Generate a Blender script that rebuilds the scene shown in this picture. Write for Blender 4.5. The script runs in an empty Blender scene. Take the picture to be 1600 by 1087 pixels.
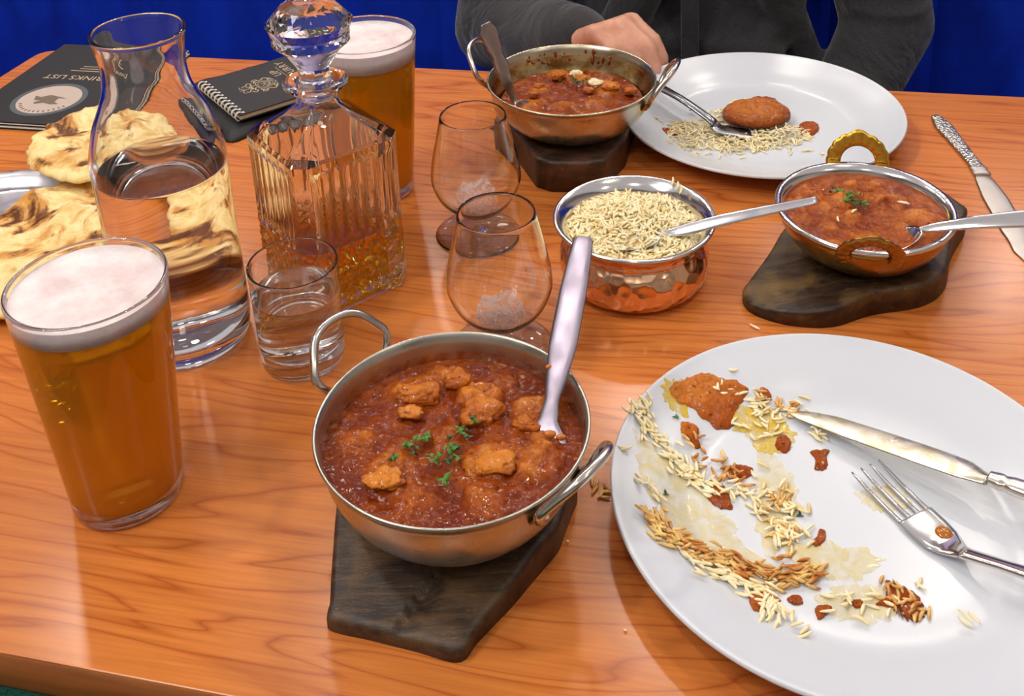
import bpy, math, random
import numpy as np
from mathutils import Vector, Matrix

R = random.Random(7)
sc = bpy.context.scene
col = sc.collection
PI = math.pi

# ------------------------------------------------------------------ camera
CH, CP, CR, CF = 0.51395, 0.363143, -0.040292, 1725.98
PX, PY = -2.606, -539.52
_r = np.array([1.0, 0, 0]); _f = np.array([0, math.cos(CP), -math.sin(CP)]); _u = np.cross(_r, _f)
_r2 = math.cos(CR)*_r + math.sin(CR)*_u; _u2 = -math.sin(CR)*_r + math.cos(CR)*_u
cam_data = bpy.data.cameras.new('camera'); cam = bpy.data.objects.new('camera', cam_data); col.objects.link(cam)
cam_data.sensor_fit = 'HORIZONTAL'; cam_data.sensor_width = 36.0; cam_data.lens = CF/1600*36
cam_data.shift_x = -PX/1600; cam_data.shift_y = PY/1600
cam_data.clip_start = 0.02
M = Matrix.Identity(4)
for i in range(3):
    M[i][0] = _r2[i]; M[i][1] = _u2[i]; M[i][2] = -_f[i]
M[0][3], M[1][3], M[2][3] = 0, 0, CH
cam.matrix_world = M
sc.camera = cam

# ------------------------------------------------------------------ world, lights, exposure
w = bpy.data.worlds.new('world'); sc.world = w; w.use_nodes = True
w.node_tree.nodes['Background'].inputs[0].default_value = (1.0, 0.95, 0.9, 1)
w.node_tree.nodes['Background'].inputs[1].default_value = 0.35
sc.view_settings.view_transform = 'Standard'; sc.view_settings.look = 'None'
sc.view_settings.exposure = 0.0; sc.view_settings.gamma = 1.0
sc.view_settings.use_curve_mapping = False
sc.cycles.use_denoising = True
sc.cycles.max_bounces = 14; sc.cycles.transmission_bounces = 12; sc.cycles.transparent_max_bounces = 12
sc.cycles.glossy_bounces = 6; sc.cycles.diffuse_bounces = 4
sc.cycles.sample_clamp_indirect = 4.0; sc.cycles.blur_glossy = 0.4

def area(name, loc, size, energy, colr, target=None, shape='SQUARE', spread=None):
    l = bpy.data.lights.new(name, 'AREA'); l.energy = energy; l.color = colr; l.size = size; l.shape = shape
    o = bpy.data.objects.new(name, l); col.objects.link(o); o.location = loc
    if target is not None:
        d = Vector(target) - Vector(loc); o.rotation_euler = d.to_track_quat('-Z', 'Y').to_euler()
    if spread: l.spread = spread
    return o
area('added_ceiling_fill', (0.2, 0.3, 1.79), 4.2, 21, (0.98, 0.97, 1.0), (0.2, .3, 0))  # added broad fill below the ceiling, brightens the glass and metal
area('ceiling_panel_light', (-1.0, 0.1, 1.72), .5, 10, (1.0, 0.96, 0.93), (0, .7, 0))

# ------------------------------------------------------------------ helpers
def at(px, py, z=0.0):
    """world point at height z seen at a pixel of the photograph"""
    D = _f + ((px-800-PX)/CF)*_r2 + ((543.5+PY-py)/CF)*_u2
    t = (z-CH)/D[2]
    return np.array([D[0]*t, D[1]*t, z])
def aty(px, py, y):
    D = _f + ((px-800-PX)/CF)*_r2 + ((543.5+PY-py)/CF)*_u2
    t = y/D[1]
    return np.array([D[0]*t, y, CH+D[2]*t])

def hsh(ix, iy, iz, s):
    h = (ix*374761393 + iy*668265263 + iz*2147483647 + s*1274126177) & 0xffffffff
    h = ((h ^ (h >> 13))*1274126177) & 0xffffffff
    return ((h ^ (h >> 16)) & 0xffff)/65535.0
def vnoise(x, y, z=0.0, seed=0):
    x, y, z = np.broadcast_arrays(np.asarray(x, float), np.asarray(y, float), np.asarray(z, float))
    x0 = np.floor(x).astype(np.int64); y0 = np.floor(y).astype(np.int64); z0 = np.floor(z).astype(np.int64)
    fx, fy, fz = x-x0, y-y0, z-z0
    fx = fx*fx*(3-2*fx); fy = fy*fy*(3-2*fy); fz = fz*fz*(3-2*fz)
    def g(a, b, c): return hsh(x0+a, y0+b, z0+c, seed)
    c00 = g(0,0,0)*(1-fx)+g(1,0,0)*fx; c10 = g(0,1,0)*(1-fx)+g(1,1,0)*fx
    c01 = g(0,0,1)*(1-fx)+g(1,0,1)*fx; c11 = g(0,1,1)*(1-fx)+g(1,1,1)*fx
    return ((c00*(1-fy)+c10*fy)*(1-fz)+(c01*(1-fy)+c11*fy)*fz)*2-1
def fbm(x, y, z=0.0, o=4, seed=0):
    a, t = 1.0, 0
    for k in range(o):
        t = t + a*vnoise(np.asarray(x)*2**k, np.asarray(y)*2**k, np.asarray(z)*2**k, seed+k); a *= .5
    return t/1.6

def link(o, parent=None):
    col.objects.link(o)
    if parent is not None: o.parent = parent
    return o
def mesh(name, V, F, mat, parent=None, smooth=True, origin=(0,0,0)):
    """V in world metres; origin = the parent's world place"""
    me = bpy.data.meshes.new(name)
    V = np.asarray(V, float) - np.asarray(origin, float)
    me.from_pydata(V.tolist(), [], [list(f) for f in F])
    if smooth: me.polygons.foreach_set('use_smooth', [True]*len(me.polygons))
    me.update()
    if mat is not None: me.materials.append(mat)
    return link(bpy.data.objects.new(name, me), parent)
def recalc(o):
    import bmesh
    bm = bmesh.new(); bm.from_mesh(o.data); bmesh.ops.recalc_face_normals(bm, faces=bm.faces); bm.to_mesh(o.data); bm.free()
    return o
def smooth_angle(o, deg=35):
    me = o.data
    import bmesh
    bm = bmesh.new(); bm.from_mesh(me)
    for e in bm.edges:
        if len(e.link_faces) == 2 and e.calc_face_angle(0) > math.radians(deg): e.smooth = False
    bm.to_mesh(me); bm.free(); return o
def tag(o, label=None, cat=None, group=None, kind=None):
    if label: o['label'] = label
    if cat: o['category'] = cat
    if group: o['group'] = group
    if kind: o['kind'] = kind
    return o
def empty(name, loc, label, cat, group=None, rz=0):
    o = bpy.data.objects.new(name, None); col.objects.link(o); o.location = loc; o.rotation_euler = (0, 0, rz)
    o.empty_display_size = .02
    return tag(o, label, cat, group)

def lathe(prof, n=96, c=(0,0,0), closed=False):
    """prof: list of (r,z). r==0 ends become poles"""
    V, F, rows = [], [], []
    for r, z in prof:
        if r < 1e-7: rows.append([len(V)]); V.append((c[0], c[1], c[2]+z))
        else:
            rows.append(list(range(len(V), len(V)+n)))
            for k in range(n):
                a = 2*PI*k/n; V.append((c[0]+r*math.cos(a), c[1]+r*math.sin(a), c[2]+z))
    m = len(rows)
    for i in range(m if closed else m-1):
        A, B = rows[i], rows[(i+1) % m]
        for k in range(n):
            k2 = (k+1) % n
            if len(A) == 1 and len(B) == 1: continue
            if len(A) == 1: F.append((A[0], B[k2], B[k]))
            elif len(B) == 1: F.append((A[k], A[k2], B[0]))
            else: F.append((A[k], A[k2], B[k2], B[k]))
    return V, F
def spline(pts, n=8, closed=False):
    P = [np.asarray(p, float) for p in pts]; out = []
    m = len(P); segs = m if closed else m-1
    for i in range(segs):
        if closed: p0, p1, p2, p3 = P[i-1], P[i], P[(i+1) % m], P[(i+2) % m]
        else: p0, p1, p2, p3 = P[max(i-1, 0)], P[i], P[i+1], P[min(i+2, m-1)]
        for k in range(n):
            t = k/n
            out.append(.5*((2*p1)+(-p0+p2)*t+(2*p0-5*p1+4*p2-p3)*t*t+(-p0+3*p1-3*p2+p3)*t**3))
    if not closed: out.append(P[-1])
    return np.array(out)
def loft(path, W, T, up=(0,0,1), n=12, power=2.0, caps=True, ups=None):
    """sweep a superellipse (half width W, half thickness T) along a path"""
    path = np.asarray(path, float); m = len(path)
    W = np.broadcast_to(np.asarray(W, float), (m,)); T = np.broadcast_to(np.asarray(T, float), (m,))
    V, F = [], []
    up0 = np.asarray(up, float)
    prev = None
    for i in range(m):
        t = path[min(i+1, m-1)]-path[max(i-1, 0)]; t /= (np.linalg.norm(t)+1e-12)
        if ups == 'transport' and prev is not None:
            u = prev - t*(prev@t)
        else: u = up0-t*(up0@t)
        if np.linalg.norm(u) < 1e-5: u = np.array([1, 0, 0])-t*t[0]
        u /= np.linalg.norm(u); prev = u
        s = np.cross(t, u)
        for k in range(n):
            a = 2*PI*k/n; ca, sa = math.cos(a), math.sin(a)
            x = math.copysign(abs(ca)**(2/power), ca); y = math.copysign(abs(sa)**(2/power), sa)
            V.append(path[i]+s*x*W[i]+u*y*T[i])
    for i in range(m-1):
        for k in range(n):
            k2 = (k+1) % n
            F.append((i*n+k, i*n+k2, (i+1)*n+k2, (i+1)*n+k))
    if caps:
        F.append(tuple(reversed(range(n)))); F.append(tuple((m-1)*n+k for k in range(n)))
    return V, F
def join(*parts):
    V, F = [], []
    for v, f in parts:
        o = len(V); V += list(map(tuple, v)); F += [tuple(i+o for i in q) for q in f]
    return V, F
def rev(vf): return vf[0], [tuple(reversed(f)) for f in vf[1]]
def outline_polar(pts, n=160, sm=True, cen=None):
    """star-shaped outline -> centre, radii for n directions"""
    P = spline(pts, 10, True) if sm else np.array([p for i in range(len(pts)) for p in [np.asarray(pts[i])*(1-t)+np.asarray(pts[(i+1) % len(pts)])*t for t in np.linspace(0, 1, 12)[:-1]]])
    P = P[:, :2]; c = P.mean(0) if cen is None else np.asarray(cen, float)
    d = P-c; a = np.unwrap(np.arctan2(d[:, 1], d[:, 0])); r = np.hypot(d[:, 0], d[:, 1])
    if a[-1] < a[0]: a = a[::-1]; r = r[::-1]
    a = np.concatenate([a-2*PI, a, a+2*PI]); r = np.concatenate([r, r, r]); o = np.argsort(a)
    th = np.arange(n)*2*PI/n
    return c, np.interp(th, a[o], r[o]), th
def patch(pts, top, bot, n=160, rings=24, sm=True, edge=None, cen=None, jag=0, jseed=1):
    """closed slab over a star-shaped outline. top/bot: f(x,y,d) with d = 0 at centre .. 1 at the edge"""
    c, rad, th = outline_polar(pts, n, sm, cen)
    if jag:
        rad = rad*(1+jag*fbm(np.cos(th)*6+3, np.sin(th)*6+9, 0, 4, jseed))
    s = np.sin(np.linspace(0, 1, rings+1)[1:]*PI/2)**.9
    X = [c[0]]; Y = [c[1]]; D = [0.0]
    for q in s:
        X += list(c[0]+rad*np.cos(th)*q); Y += list(c[1]+rad*np.sin(th)*q); D += [q]*n
    X, Y, D = map(np.array, (X, Y, D))
    Z = top(X, Y, D); Zb = bot(X, Y, D)
    N = len(X)
    V = np.concatenate([np.stack([X, Y, Z], 1), np.stack([X, Y, Zb], 1)])
    F = []
    for k in range(n):
        k2 = (k+1) % n; F.append((0, 1+k, 1+k2)); F.append((N, N+1+k2, N+1+k))
    for i in range(rings-1):
        a = 1+i*n; b = a+n
        for k in range(n):
            k2 = (k+1) % n
            F.append((a+k, b+k, b+k2, a+k2)); F.append((N+a+k, N+a+k2, N+b+k2, N+b+k))
    a = 1+(rings-1)*n
    for k in range(n):
        k2 = (k+1) % n; F.append((a+k, N+a+k, N+a+k2, a+k2))
    return V, F
def box(x0, x1, y0, y1, z0, z1):
    V = [(x, y, z) for x in (x0, x1) for y in (y0, y1) for z in (z0, z1)]
    return V, [(0,1,3,2), (4,6,7,5), (0,4,5,1), (2,3,7,6), (0,2,6,4), (1,5,7,3)]
def bev(o, wdt=.003, seg=3):
    m = o.modifiers.new('bevel', 'BEVEL'); m.width = wdt; m.segments = seg; m.limit_method = 'ANGLE'; return o

# ------------------------------------------------------------------ materials
class NT:
    def __init__(s, name):
        s.m = bpy.data.materials.new(name); s.m.use_nodes = True; s.t = s.m.node_tree; s.N = s.t.nodes
        s.b = s.N['Principled BSDF']; s.out = s.N['Material Output']
    def n(s, typ, **kw):
        d = s.N.new(typ)
        for k, v in kw.items():
            if k == 'inp':
                for a, b in v.items():
                    if isinstance(b, bpy.types.NodeSocket): s.t.links.new(b, d.inputs[a])
                    else: d.inputs[a].default_value = b
            else: setattr(d, k, v)
        return d
    def l(s, a, b): s.t.links.new(a, b)
    def co(s, scale=(1,1,1), rot=(0,0,0), loc=(0,0,0)):
        tc = s.n('ShaderNodeTexCoord'); mp = s.n('ShaderNodeMapping'); s.l(tc.outputs['Object'], mp.inputs[0])
        mp.inputs['Scale'].default_value = scale; mp.inputs['Rotation'].default_value = rot; mp.inputs['Location'].default_value = loc
        return mp.outputs[0]
    def noise(s, vec, scale=10, detail=4, rough=.5, dist=0):
        return s.n('ShaderNodeTexNoise', inp={'Vector': vec, 'Scale': scale, 'Detail': detail, 'Roughness': rough, 'Distortion': dist}).outputs[0]
    def ramp(s, fac, stops, interp='LINEAR'):
        r = s.n('ShaderNodeValToRGB'); s.l(fac, r.inputs[0]); r.color_ramp.interpolation = interp
        e = r.color_ramp.elements
        while len(e) < len(stops): e.new(.5)
        for q, (p, c) in zip(e, stops):
            q.position = p; q.color = (*c, 1) if len(c) == 3 else c
        return r.outputs[0]
    def mix(s, f, a, b, mode='MIX'):
        m = s.n('ShaderNodeMix', data_type='RGBA', blend_type=mode)
        for sock, v in ((m.inputs[0], f), (m.inputs[6], a), (m.inputs[7], b)):
            if isinstance(v, bpy.types.NodeSocket): s.l(v, sock)
            elif isinstance(v, (int, float)): sock.default_value = v
            else: sock.default_value = (*v, 1)
        return m.outputs[2]
    def math(s, op, a, b=0.0, c=0.0):
        m = s.n('ShaderNodeMath', operation=op)
        for i, v in enumerate((a, b, c)):
            if isinstance(v, bpy.types.NodeSocket): s.l(v, m.inputs[i])
            else: m.inputs[i].default_value = v
        return m.outputs[0]
    def bump(s, h, strength=.3, dist=.001, normal=None):
        b = s.n('ShaderNodeBump', inp={'Height': h, 'Strength': strength, 'Distance': dist})
        if normal is not None: s.l(normal, b.inputs['Normal'])
        s.l(b.outputs[0], s.b.inputs['Normal']); return b.outputs[0]
    def set(s, **kw):
        for k, v in kw.items():
            k = {'base': 'Base Color', 'rough': 'Roughness', 'metal': 'Metallic', 'ior': 'IOR', 'trans': 'Transmission Weight',
                 'coat': 'Coat Weight', 'coatr': 'Coat Roughness', 'sss': 'Subsurface Weight', 'spec': 'Specular IOR Level', 'sheen': 'Sheen Weight', 'alpha': 'Alpha', 'aniso': 'Anisotropic'}.get(k, k)
            if isinstance(v, bpy.types.NodeSocket): s.l(v, s.b.inputs[k])
            elif isinstance(v, tuple) and len(v) == 3 and k != 'Subsurface Radius': s.b.inputs[k].default_value = (*v, 1)
            else: s.b.inputs[k].default_value = v
        return s
def C(r, g, b):
    f = lambda v: ((v/255+.055)/1.055)**2.4 if v > 10 else v/255/12.92
    return (f(r), f(g), f(b))

def plain(name, c, rough=.5, **kw):
    return NT(name).set(base=c, rough=rough, **kw).m

def m_wood_table():
    s = NT('cherry_laminate'); v = s.co((.7, 9.0, 1.0)); v2 = s.co((1, 1, 1))
    warp = s.noise(s.co((1.1, 2.2, 1), loc=(3.1, 1.7, 0)), 2.2, 2, .5)
    wv = s.n('ShaderNodeVectorMath', operation='ADD'); s.l(v, wv.inputs[0])
    cm = s.n('ShaderNodeCombineXYZ'); s.l(s.math('MULTIPLY', warp, 1.1), cm.inputs[1]); s.l(cm.outputs[0], wv.inputs[1])
    rings = s.noise(wv.outputs[0], 3.6, 2.0, .45, .08)
    lines = s.math('PINGPONG', s.math('MULTIPLY', rings, 9.0), .5)
    lines = s.math('MULTIPLY', lines, 2.0)
    base = s.ramp(lines, [(0, C(162, 84, 34)), (.07, C(190, 104, 46)), (.3, C(210, 125, 58)), (1, C(219, 134, 64))])
    fine = s.noise(s.co((3, 140, 1)), 3.0, 5, .6)
    base = s.mix(s.math('MULTIPLY', s.ramp(fine, [(.38, (1, 1, 1)), (.6, (0, 0, 0))]), .30), base, C(150, 78, 34))
    big = s.noise(v2, 2.2, 2)
    base = s.mix(s.ramp(big, [(.35, (0, 0, 0)), (.7, (.5, .5, .5))]), base, C(198, 110, 54))
    s.set(base=base, rough=.20, spec=.40); s.bump(fine, .04, .0004)
    return s.m
def m_dark_wood(name, seed, warm=(112, 82, 48)):
    s = NT(name); v = s.co((9, 55, 30), rot=(0, 0, seed))
    g = s.noise(v, 3, 6, .65, .6); b = s.noise(s.co(loc=(seed, 2, 0)), 38, 5, .6, .4)
    base = s.ramp(g, [(.3, C(34, 25, 20)), (.5, C(58, 42, 30)), (.7, C(92, 68, 42))])
    base = s.mix(s.ramp(b, [(.45, (0, 0, 0)), (.7, (.75, .75, .75))]), base, C(*warm))
    sc_ = s.noise(s.co((20, 160, 20), rot=(0, 0, seed+.5)), 5, 3, .5, 2)
    base = s.mix(s.ramp(sc_, [(.66, (0, 0, 0)), (.72, (.5, .5, .5))]), base, C(150, 130, 95))
    s.set(base=base, rough=s.ramp(b, [(.3, (.38,)*3), (.7, (.6,)*3)]), spec=.45)
    s.bump(s.math('ADD', g, b), .5, .0012); return s.m
def m_steel(name='steel', c=(.64, .61, .57), rough=.2, brush=0.0, stain=None):
    s = NT(name); b = s.noise(s.co(), 60, 3)
    base = c
    if stain:
        k = s.noise(s.co(loc=(1, 5, 2)), 55, 5, .6, .8)
        base = s.mix(s.ramp(k, [(.42, (0,)*3), (.6, (.85,)*3)]), c, stain)
    s.set(base=base, metal=1.0, rough=s.ramp(b, [(.3, (rough*.75,)*3), (.7, (rough*1.3,)*3)]))
    s.bump(s.noise(s.co((1, 1, 1)), 220, 3), .04, .0003); return s.m
def m_copper():
    s = NT('hammered_copper')
    vor = s.n('ShaderNodeTexVoronoi', feature='SMOOTH_F1', inp={'Vector': s.co(), 'Scale': 125, 'Smoothness': .3})
    s.set(base=C(244, 196, 156), metal=1.0, rough=.22)
    s.bump(vor.outputs['Distance'], .55, .0035); return s.m
def m_glass(name='clear_glass', ior=1.5, c=(1, 1, 1), rough=0.0):
    s = NT(name); s.set(base=c, trans=1.0, rough=rough, ior=ior); return s.m
GI = 1.5
def m_liquid(name, ior=1.33, dens=0, absorb=(1,1,1), haze_glow=0, hcol=(1,1,1), trans=True):
    """one liquid; the face attribute 'wet' says where it touches glass instead of air"""
    s = NT(name); at_ = s.n('ShaderNodeAttribute', attribute_name='wet')
    io = s.n('ShaderNodeMapRange', inp={'Value': at_.outputs['Fac'], 'To Min': ior, 'To Max': ior/GI}).outputs[0]
    g = s.n('ShaderNodeBsdfGlass', inp={'Roughness': 0.0, 'IOR': io}); g.inputs['Color'].default_value = (1, 1, 1, 1); last = g.outputs[0]
    s.N.remove(s.b)
    if haze_glow:
        d = s.n('ShaderNodeBsdfDiffuse' if not trans else 'ShaderNodeBsdfTranslucent'); d.inputs[0].default_value = (*hcol, 1)
        mx = s.n('ShaderNodeMixShader'); mx.inputs[0].default_value = haze_glow; s.l(last, mx.inputs[1]); s.l(d.outputs[0], mx.inputs[2]); last = mx.outputs[0]
    s.l(last, s.out.inputs['Surface'])
    if dens:
        a = s.n('ShaderNodeVolumeAbsorption', inp={'Color': (*absorb, 1), 'Density': dens}); s.l(a.outputs[0], s.out.inputs['Volume'])
    return s.m
def wet(o, vals):
    a = o.data.attributes.new('wet', 'FLOAT', 'FACE'); a.data.foreach_set('value', [float(v) for v in vals])
def split_at(P, z):
    """cut a falling inner profile at height z -> (above, below), both holding the cut point"""
    for i in range(len(P)-1):
        (r0, z0), (r1, z1) = P[i], P[i+1]
        if z0 >= z > z1:
            t = (z0-z)/(z0-z1); c = (r0+(r1-r0)*t, z); return list(P[:i+1])+[c], [c]+list(P[i+1:])
def liquid(name, below, z, mats, org, label, cat, n=128, meniscus=True):
    prof = [tuple(p) for p in below[::-1]]; k = len(prof)-1; rr = prof[-1][0]
    top = [(rr-.0004, z-.0002), (rr-.0016, z-.0006), (0, z-.0006)] if meniscus else [(0, z)]
    b = mesh(name, *lathe(prof+top, n, org), mats, None, origin=org); b.location = org
    wet(b, [1 if p.index < k*n else 0 for p in b.data.polygons])
    return tag(b, label, cat)
def m_foam():
    s = NT('beer_foam'); k = s.noise(s.co(), 28, 5, .6)
    base = s.ramp(k, [(.35, C(216, 196, 196)), (.65, C(246, 236, 236))])
    v = s.n('ShaderNodeTexVoronoi', inp={'Vector': s.co(), 'Scale': 420})
    s.set(base=base, rough=.6, sss=.2); s.b.inputs['Subsurface Scale'].default_value = .004
    s.bump(v.outputs['Distance'], .25, .0006); return s.m
def m_curry(name, lo, mid, hi, zlo, zhi, oil=C(120, 22, 4), rough=.22, sc2=1.0):
    s = NT(name); tc = s.n('ShaderNodeTexCoord'); sp = s.n('ShaderNodeSeparateXYZ'); s.l(tc.outputs['Object'], sp.inputs[0])
    h = s.n('ShaderNodeMapRange', inp={'Value': sp.outputs[2], 'From Min': zlo, 'From Max': zhi}).outputs[0]
    k = s.noise(s.co(), 95*sc2, 7, .7, .6); k2 = s.noise(s.co(loc=(4, 2, 1)), 30*sc2, 4, .6, .5)
    f = s.math('ADD', s.math('MULTIPLY', h, .40), s.math('MULTIPLY', s.math('ADD', k, s.math('MULTIPLY', k2, .8)), .44))
    base = s.ramp(f, [(.34, oil), (.48, lo), (.62, mid), (.80, hi)])
    fl = s.noise(s.co(loc=(9, 9, 9)), 330, 3, .6)
    base = s.mix(s.ramp(fl, [(.62, (0,)*3), (.68, (.8,)*3)]), base, C(58, 20, 6))
    base = s.mix(s.ramp(fl, [(.28, (.7,)*3), (.34, (0,)*3)]), base, hi)
    s.set(base=base, rough=s.ramp(k2, [(.35, (rough*1.4,)*3), (.65, (rough*2.8,)*3)]), spec=.06, coat=.5, coatr=.08)
    vo = s.n('ShaderNodeTexVoronoi', feature='SMOOTH_F1', inp={'Vector': s.co(), 'Scale': 210*sc2, 'Smoothness': .6}).outputs['Distance']
    hb = s.math('ADD', s.math('MULTIPLY', vo, -1.2), s.math('MULTIPLY', k, 2.0))
    s.bump(hb, .7, .0018)
    cb = s.n('ShaderNodeBump', inp={'Height': s.noise(s.co(loc=(2, 7, 0)), 110*sc2, 1, .4), 'Strength': 1.0, 'Distance': .0060}); s.l(cb.outputs[0], s.b.inputs['Coat Normal']); return s.m
def m_rice(name='basmati_rice', a=(254, 242, 206), b=(246, 224, 166)):
    s = NT(name); k = s.noise(s.co(), 160, 3)
    s.set(base=s.ramp(k, [(.35, C(*b)), (.6, C(*a))]), rough=.42, sss=.12, spec=.4); s.b.inputs['Subsurface Scale'].default_value = .002
    return s.m
def m_naan():
    s = NT('charred_naan'); k = s.noise(s.co((1, 1, .6)), 21, 5, .6, .9); k2 = s.noise(s.co(loc=(7, 1, 0)), 52, 4, .6, .6)
    base = s.ramp(k2, [(.3, C(222, 178, 96)), (.55, C(244, 222, 158)), (.75, C(250, 232, 180))])
    base = s.mix(s.ramp(k, [(.485, (0,)*3), (.57, (.85,)*3)]), base, C(206, 136, 54))
    base = s.mix(s.ramp(s.math('ADD', s.math('MULTIPLY', k, .75), s.math('MULTIPLY', k2, .25)), [(.545, (0,)*3), (.60, (.95,)*3)]), base, C(88, 44, 20))
    s.set(base=base, rough=.55, sss=.1, spec=.3); s.b.inputs['Subsurface Scale'].default_value = .004
    s.bump(s.math('ADD', k2, s.noise(s.co(), 180, 4)), .4, .0015); return s.m
def m_velvet():
    s = NT('blue_velvet'); k = s.noise(s.co((1, 1, .5)), 16, 4, .6, .5); k3 = s.noise(s.co(), 400, 2)
    s.set(base=s.ramp(k, [(.3, C(0, 36, 150)), (.7, C(6, 52, 190))]), rough=.75, sheen=.55, spec=.2)
    s.b.inputs['Sheen Tint'].default_value = (*C(30, 80, 220), 1); s.b.inputs['Sheen Roughness'].default_value = .4
    s.bump(k3, .15, .0006); return s.m
def m_shirt():
    s = NT('black_cotton'); k = s.noise(s.co((1, 1, 1)), 7, 4, .55, .8); f = s.noise(s.co(), 700, 2)
    s.set(base=s.ramp(f, [(.3, C(40, 40, 43)), (.7, C(62, 62, 65))]), rough=.8, sheen=.25, spec=.2)
    b1 = s.bump(f, .15, .0004)
    b2 = s.n('ShaderNodeBump', inp={'Height': k, 'Strength': .8, 'Distance': .03, 'Normal': b1}); s.l(b2.outputs[0], s.b.inputs['Normal'])
    return s.m
def m_skin():
    s = NT('skin'); k = s.noise(s.co(), 45, 4)
    s.set(base=s.ramp(k, [(.35, C(206, 142, 116)), (.65, C(228, 172, 146))]), rough=.45, sss=.15, spec=.4); s.b.inputs['Subsurface Scale'].default_value = .01
    s.bump(s.noise(s.co(), 260, 3), .15, .0008); return s.m
def m_carpet():
    s = NT('green_carpet'); v = s.co((1, 6, 1), rot=(0, 0, .9)); k = s.noise(v, 9, 3, .5, 1.5); f = s.noise(s.co(), 260, 2)
    base = s.ramp(f, [(.3, C(20, 58, 50)), (.7, C(42, 96, 84))])
    base = s.mix(s.ramp(k, [(.60, (0,)*3), (.63, (.8,)*3), (.66, (0,)*3)]), base, C(150, 170, 130))
    s.set(base=base, rough=.95, spec=.1); s.bump(f, .5, .003); return s.m
def m_plate():
    s = NT('white_porcelain'); s.set(base=C(214, 219, 228), rough=.22, spec=.5); return s.m
def m_film(name, c, a, rough=.2):
    """thin translucent oily film left on a plate"""
    s = NT(name); k = s.noise(s.co(), 90, 4, .6, 1.0)
    s.set(base=c, rough=rough, alpha=s.ramp(k, [(.38, (a*.25,)*3), (.62, (a,)*3)]), spec=.6, coat=.3); return s.m

WOOD = m_wood_table(); STEEL = m_steel('brushed_steel', (.66, .62, .56), .2); STEELB = m_steel('polished_steel', (.72, .70, .68), .13)
PANIN = m_steel('oily_steel_inside', (.62, .58, .48), .22, stain=C(190, 142, 40))
BRASS = m_steel('worn_brass', C(170, 128, 62), .28); GOLD = m_steel('bright_brass', C(226, 176, 66), .25)
GLASS = m_glass(); PLATE = m_plate(); RICE = m_rice(); RICEO = m_rice('sauce_stained_rice', (244, 208, 130), (186, 108, 28))
for nd_ in RICEO.node_tree.nodes:
    if nd_.type == 'TEX_NOISE': nd_.inputs['Scale'].default_value = 95
HERB = NT('coriander_leaf').set(base=C(70, 124, 34), rough=.4, sss=.1).m
HERBD = NT('dark_coriander').set(base=C(44, 70, 22), rough=.4).m
BLACK = plain('black_card', C(33, 30, 28), .55); PAPER = plain('white_paper', C(225, 222, 214), .7)

# ------------------------------------------------------------------ the room
FZ = -0.75
TA = math.radians(-12.0)                       # table direction
tu = np.array([math.cos(TA), math.sin(TA)]); tv = np.array([-math.sin(TA), math.cos(TA)])
TB = np.array([-0.2938, 1.193])                # point on table's back edge
def T(s_, t_): return TB+tu*s_+tv*t_           # along the back edge, behind it
def slab(a, b, c, d, z0, z1):
    """box in table coordinates s in [a,b], t in [c,d]"""
    q = [T(a, c), T(b, c), T(b, d), T(a, d)]
    V = [(p[0], p[1], z0) for p in q]+[(p[0], p[1], z1) for p in q]
    return V, [(3,2,1,0), (4,5,6,7), (0,1,5,4), (1,2,6,5), (2,3,7,6), (3,0,4,7)]
WALL = plain('cream_wall', C(226, 214, 204), .85); CEIL = plain('white_ceiling', C(235, 228, 220), .9)
LILAC = plain('violet_tint_wall', C(172, 160, 205), .8)  # violet light at the back of the room, put into the wall colour
def struct(name, vf, m, smooth=False):
    o = mesh(name, *vf, m, smooth=smooth); o['kind'] = 'structure'; return o
struct('floor', slab(-2.6, 3.2, -3.4, 2.6, FZ-.05, FZ), m_carpet())
struct('ceiling', slab(-2.6, 3.2, -3.4, 2.6, 1.8, 1.86), CEIL)
struct('wall_back', slab(-2.6, 3.2, 2.6, 2.7, FZ, 1.8), LILAC)
struct('wall_left', slab(-2.7, -2.6, -3.4, 2.6, FZ, 1.8), WALL)
struct('wall_right', slab(3.2, 3.3, -3.4, 2.6, FZ, 1.8), WALL)
struct('wall_front', slab(-2.6, 3.2, -3.5, -3.4, FZ, 1.8), WALL)
LAMPG = NT('lamp_glow'); LAMPG.set(base=(1, .9, .75)); LAMPG.b.inputs['Emission Color'].default_value = (1, .86, .68, 1); LAMPG.b.inputs['Emission Strength'].default_value = 40
LRING = plain('white_trim', C(235, 232, 226), .4)
k = 0
for (x, y, e) in [(xx+.32, yy, 2.0) for yy in (1.95, 2.6, 3.2) for xx in (-1.35, -.675, 0, .675, 1.35)]+[(-.85, .6, 6), (.7, .45, 2.0), (-.1, -.5, 2.5), (1.4, -.4, 2), (-1.5, -.3, 6)]:
    t = empty('ceiling_downlight', (x, y, 1.8), 'small round recessed downlight in the white ceiling', 'ceiling light', 'ceiling downlights')
    ring = mesh('trim_ring', *lathe([(.066, 0), (.084, 0), (.084, -.006), (.066, -.010)], 32, closed=True), LRING, t); recalc(ring)
    mesh('lamp_disc', *lathe([(0, -.004), (.0655, -.004), (.0655, -.001), (0, -.001)], 32), LAMPG.m, t)
    a_ = area('downlight_beam', (x, y, 1.785), .13, e, (1, .93, .85), (x, y, 0), 'DISK'); a_.parent = None

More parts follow.
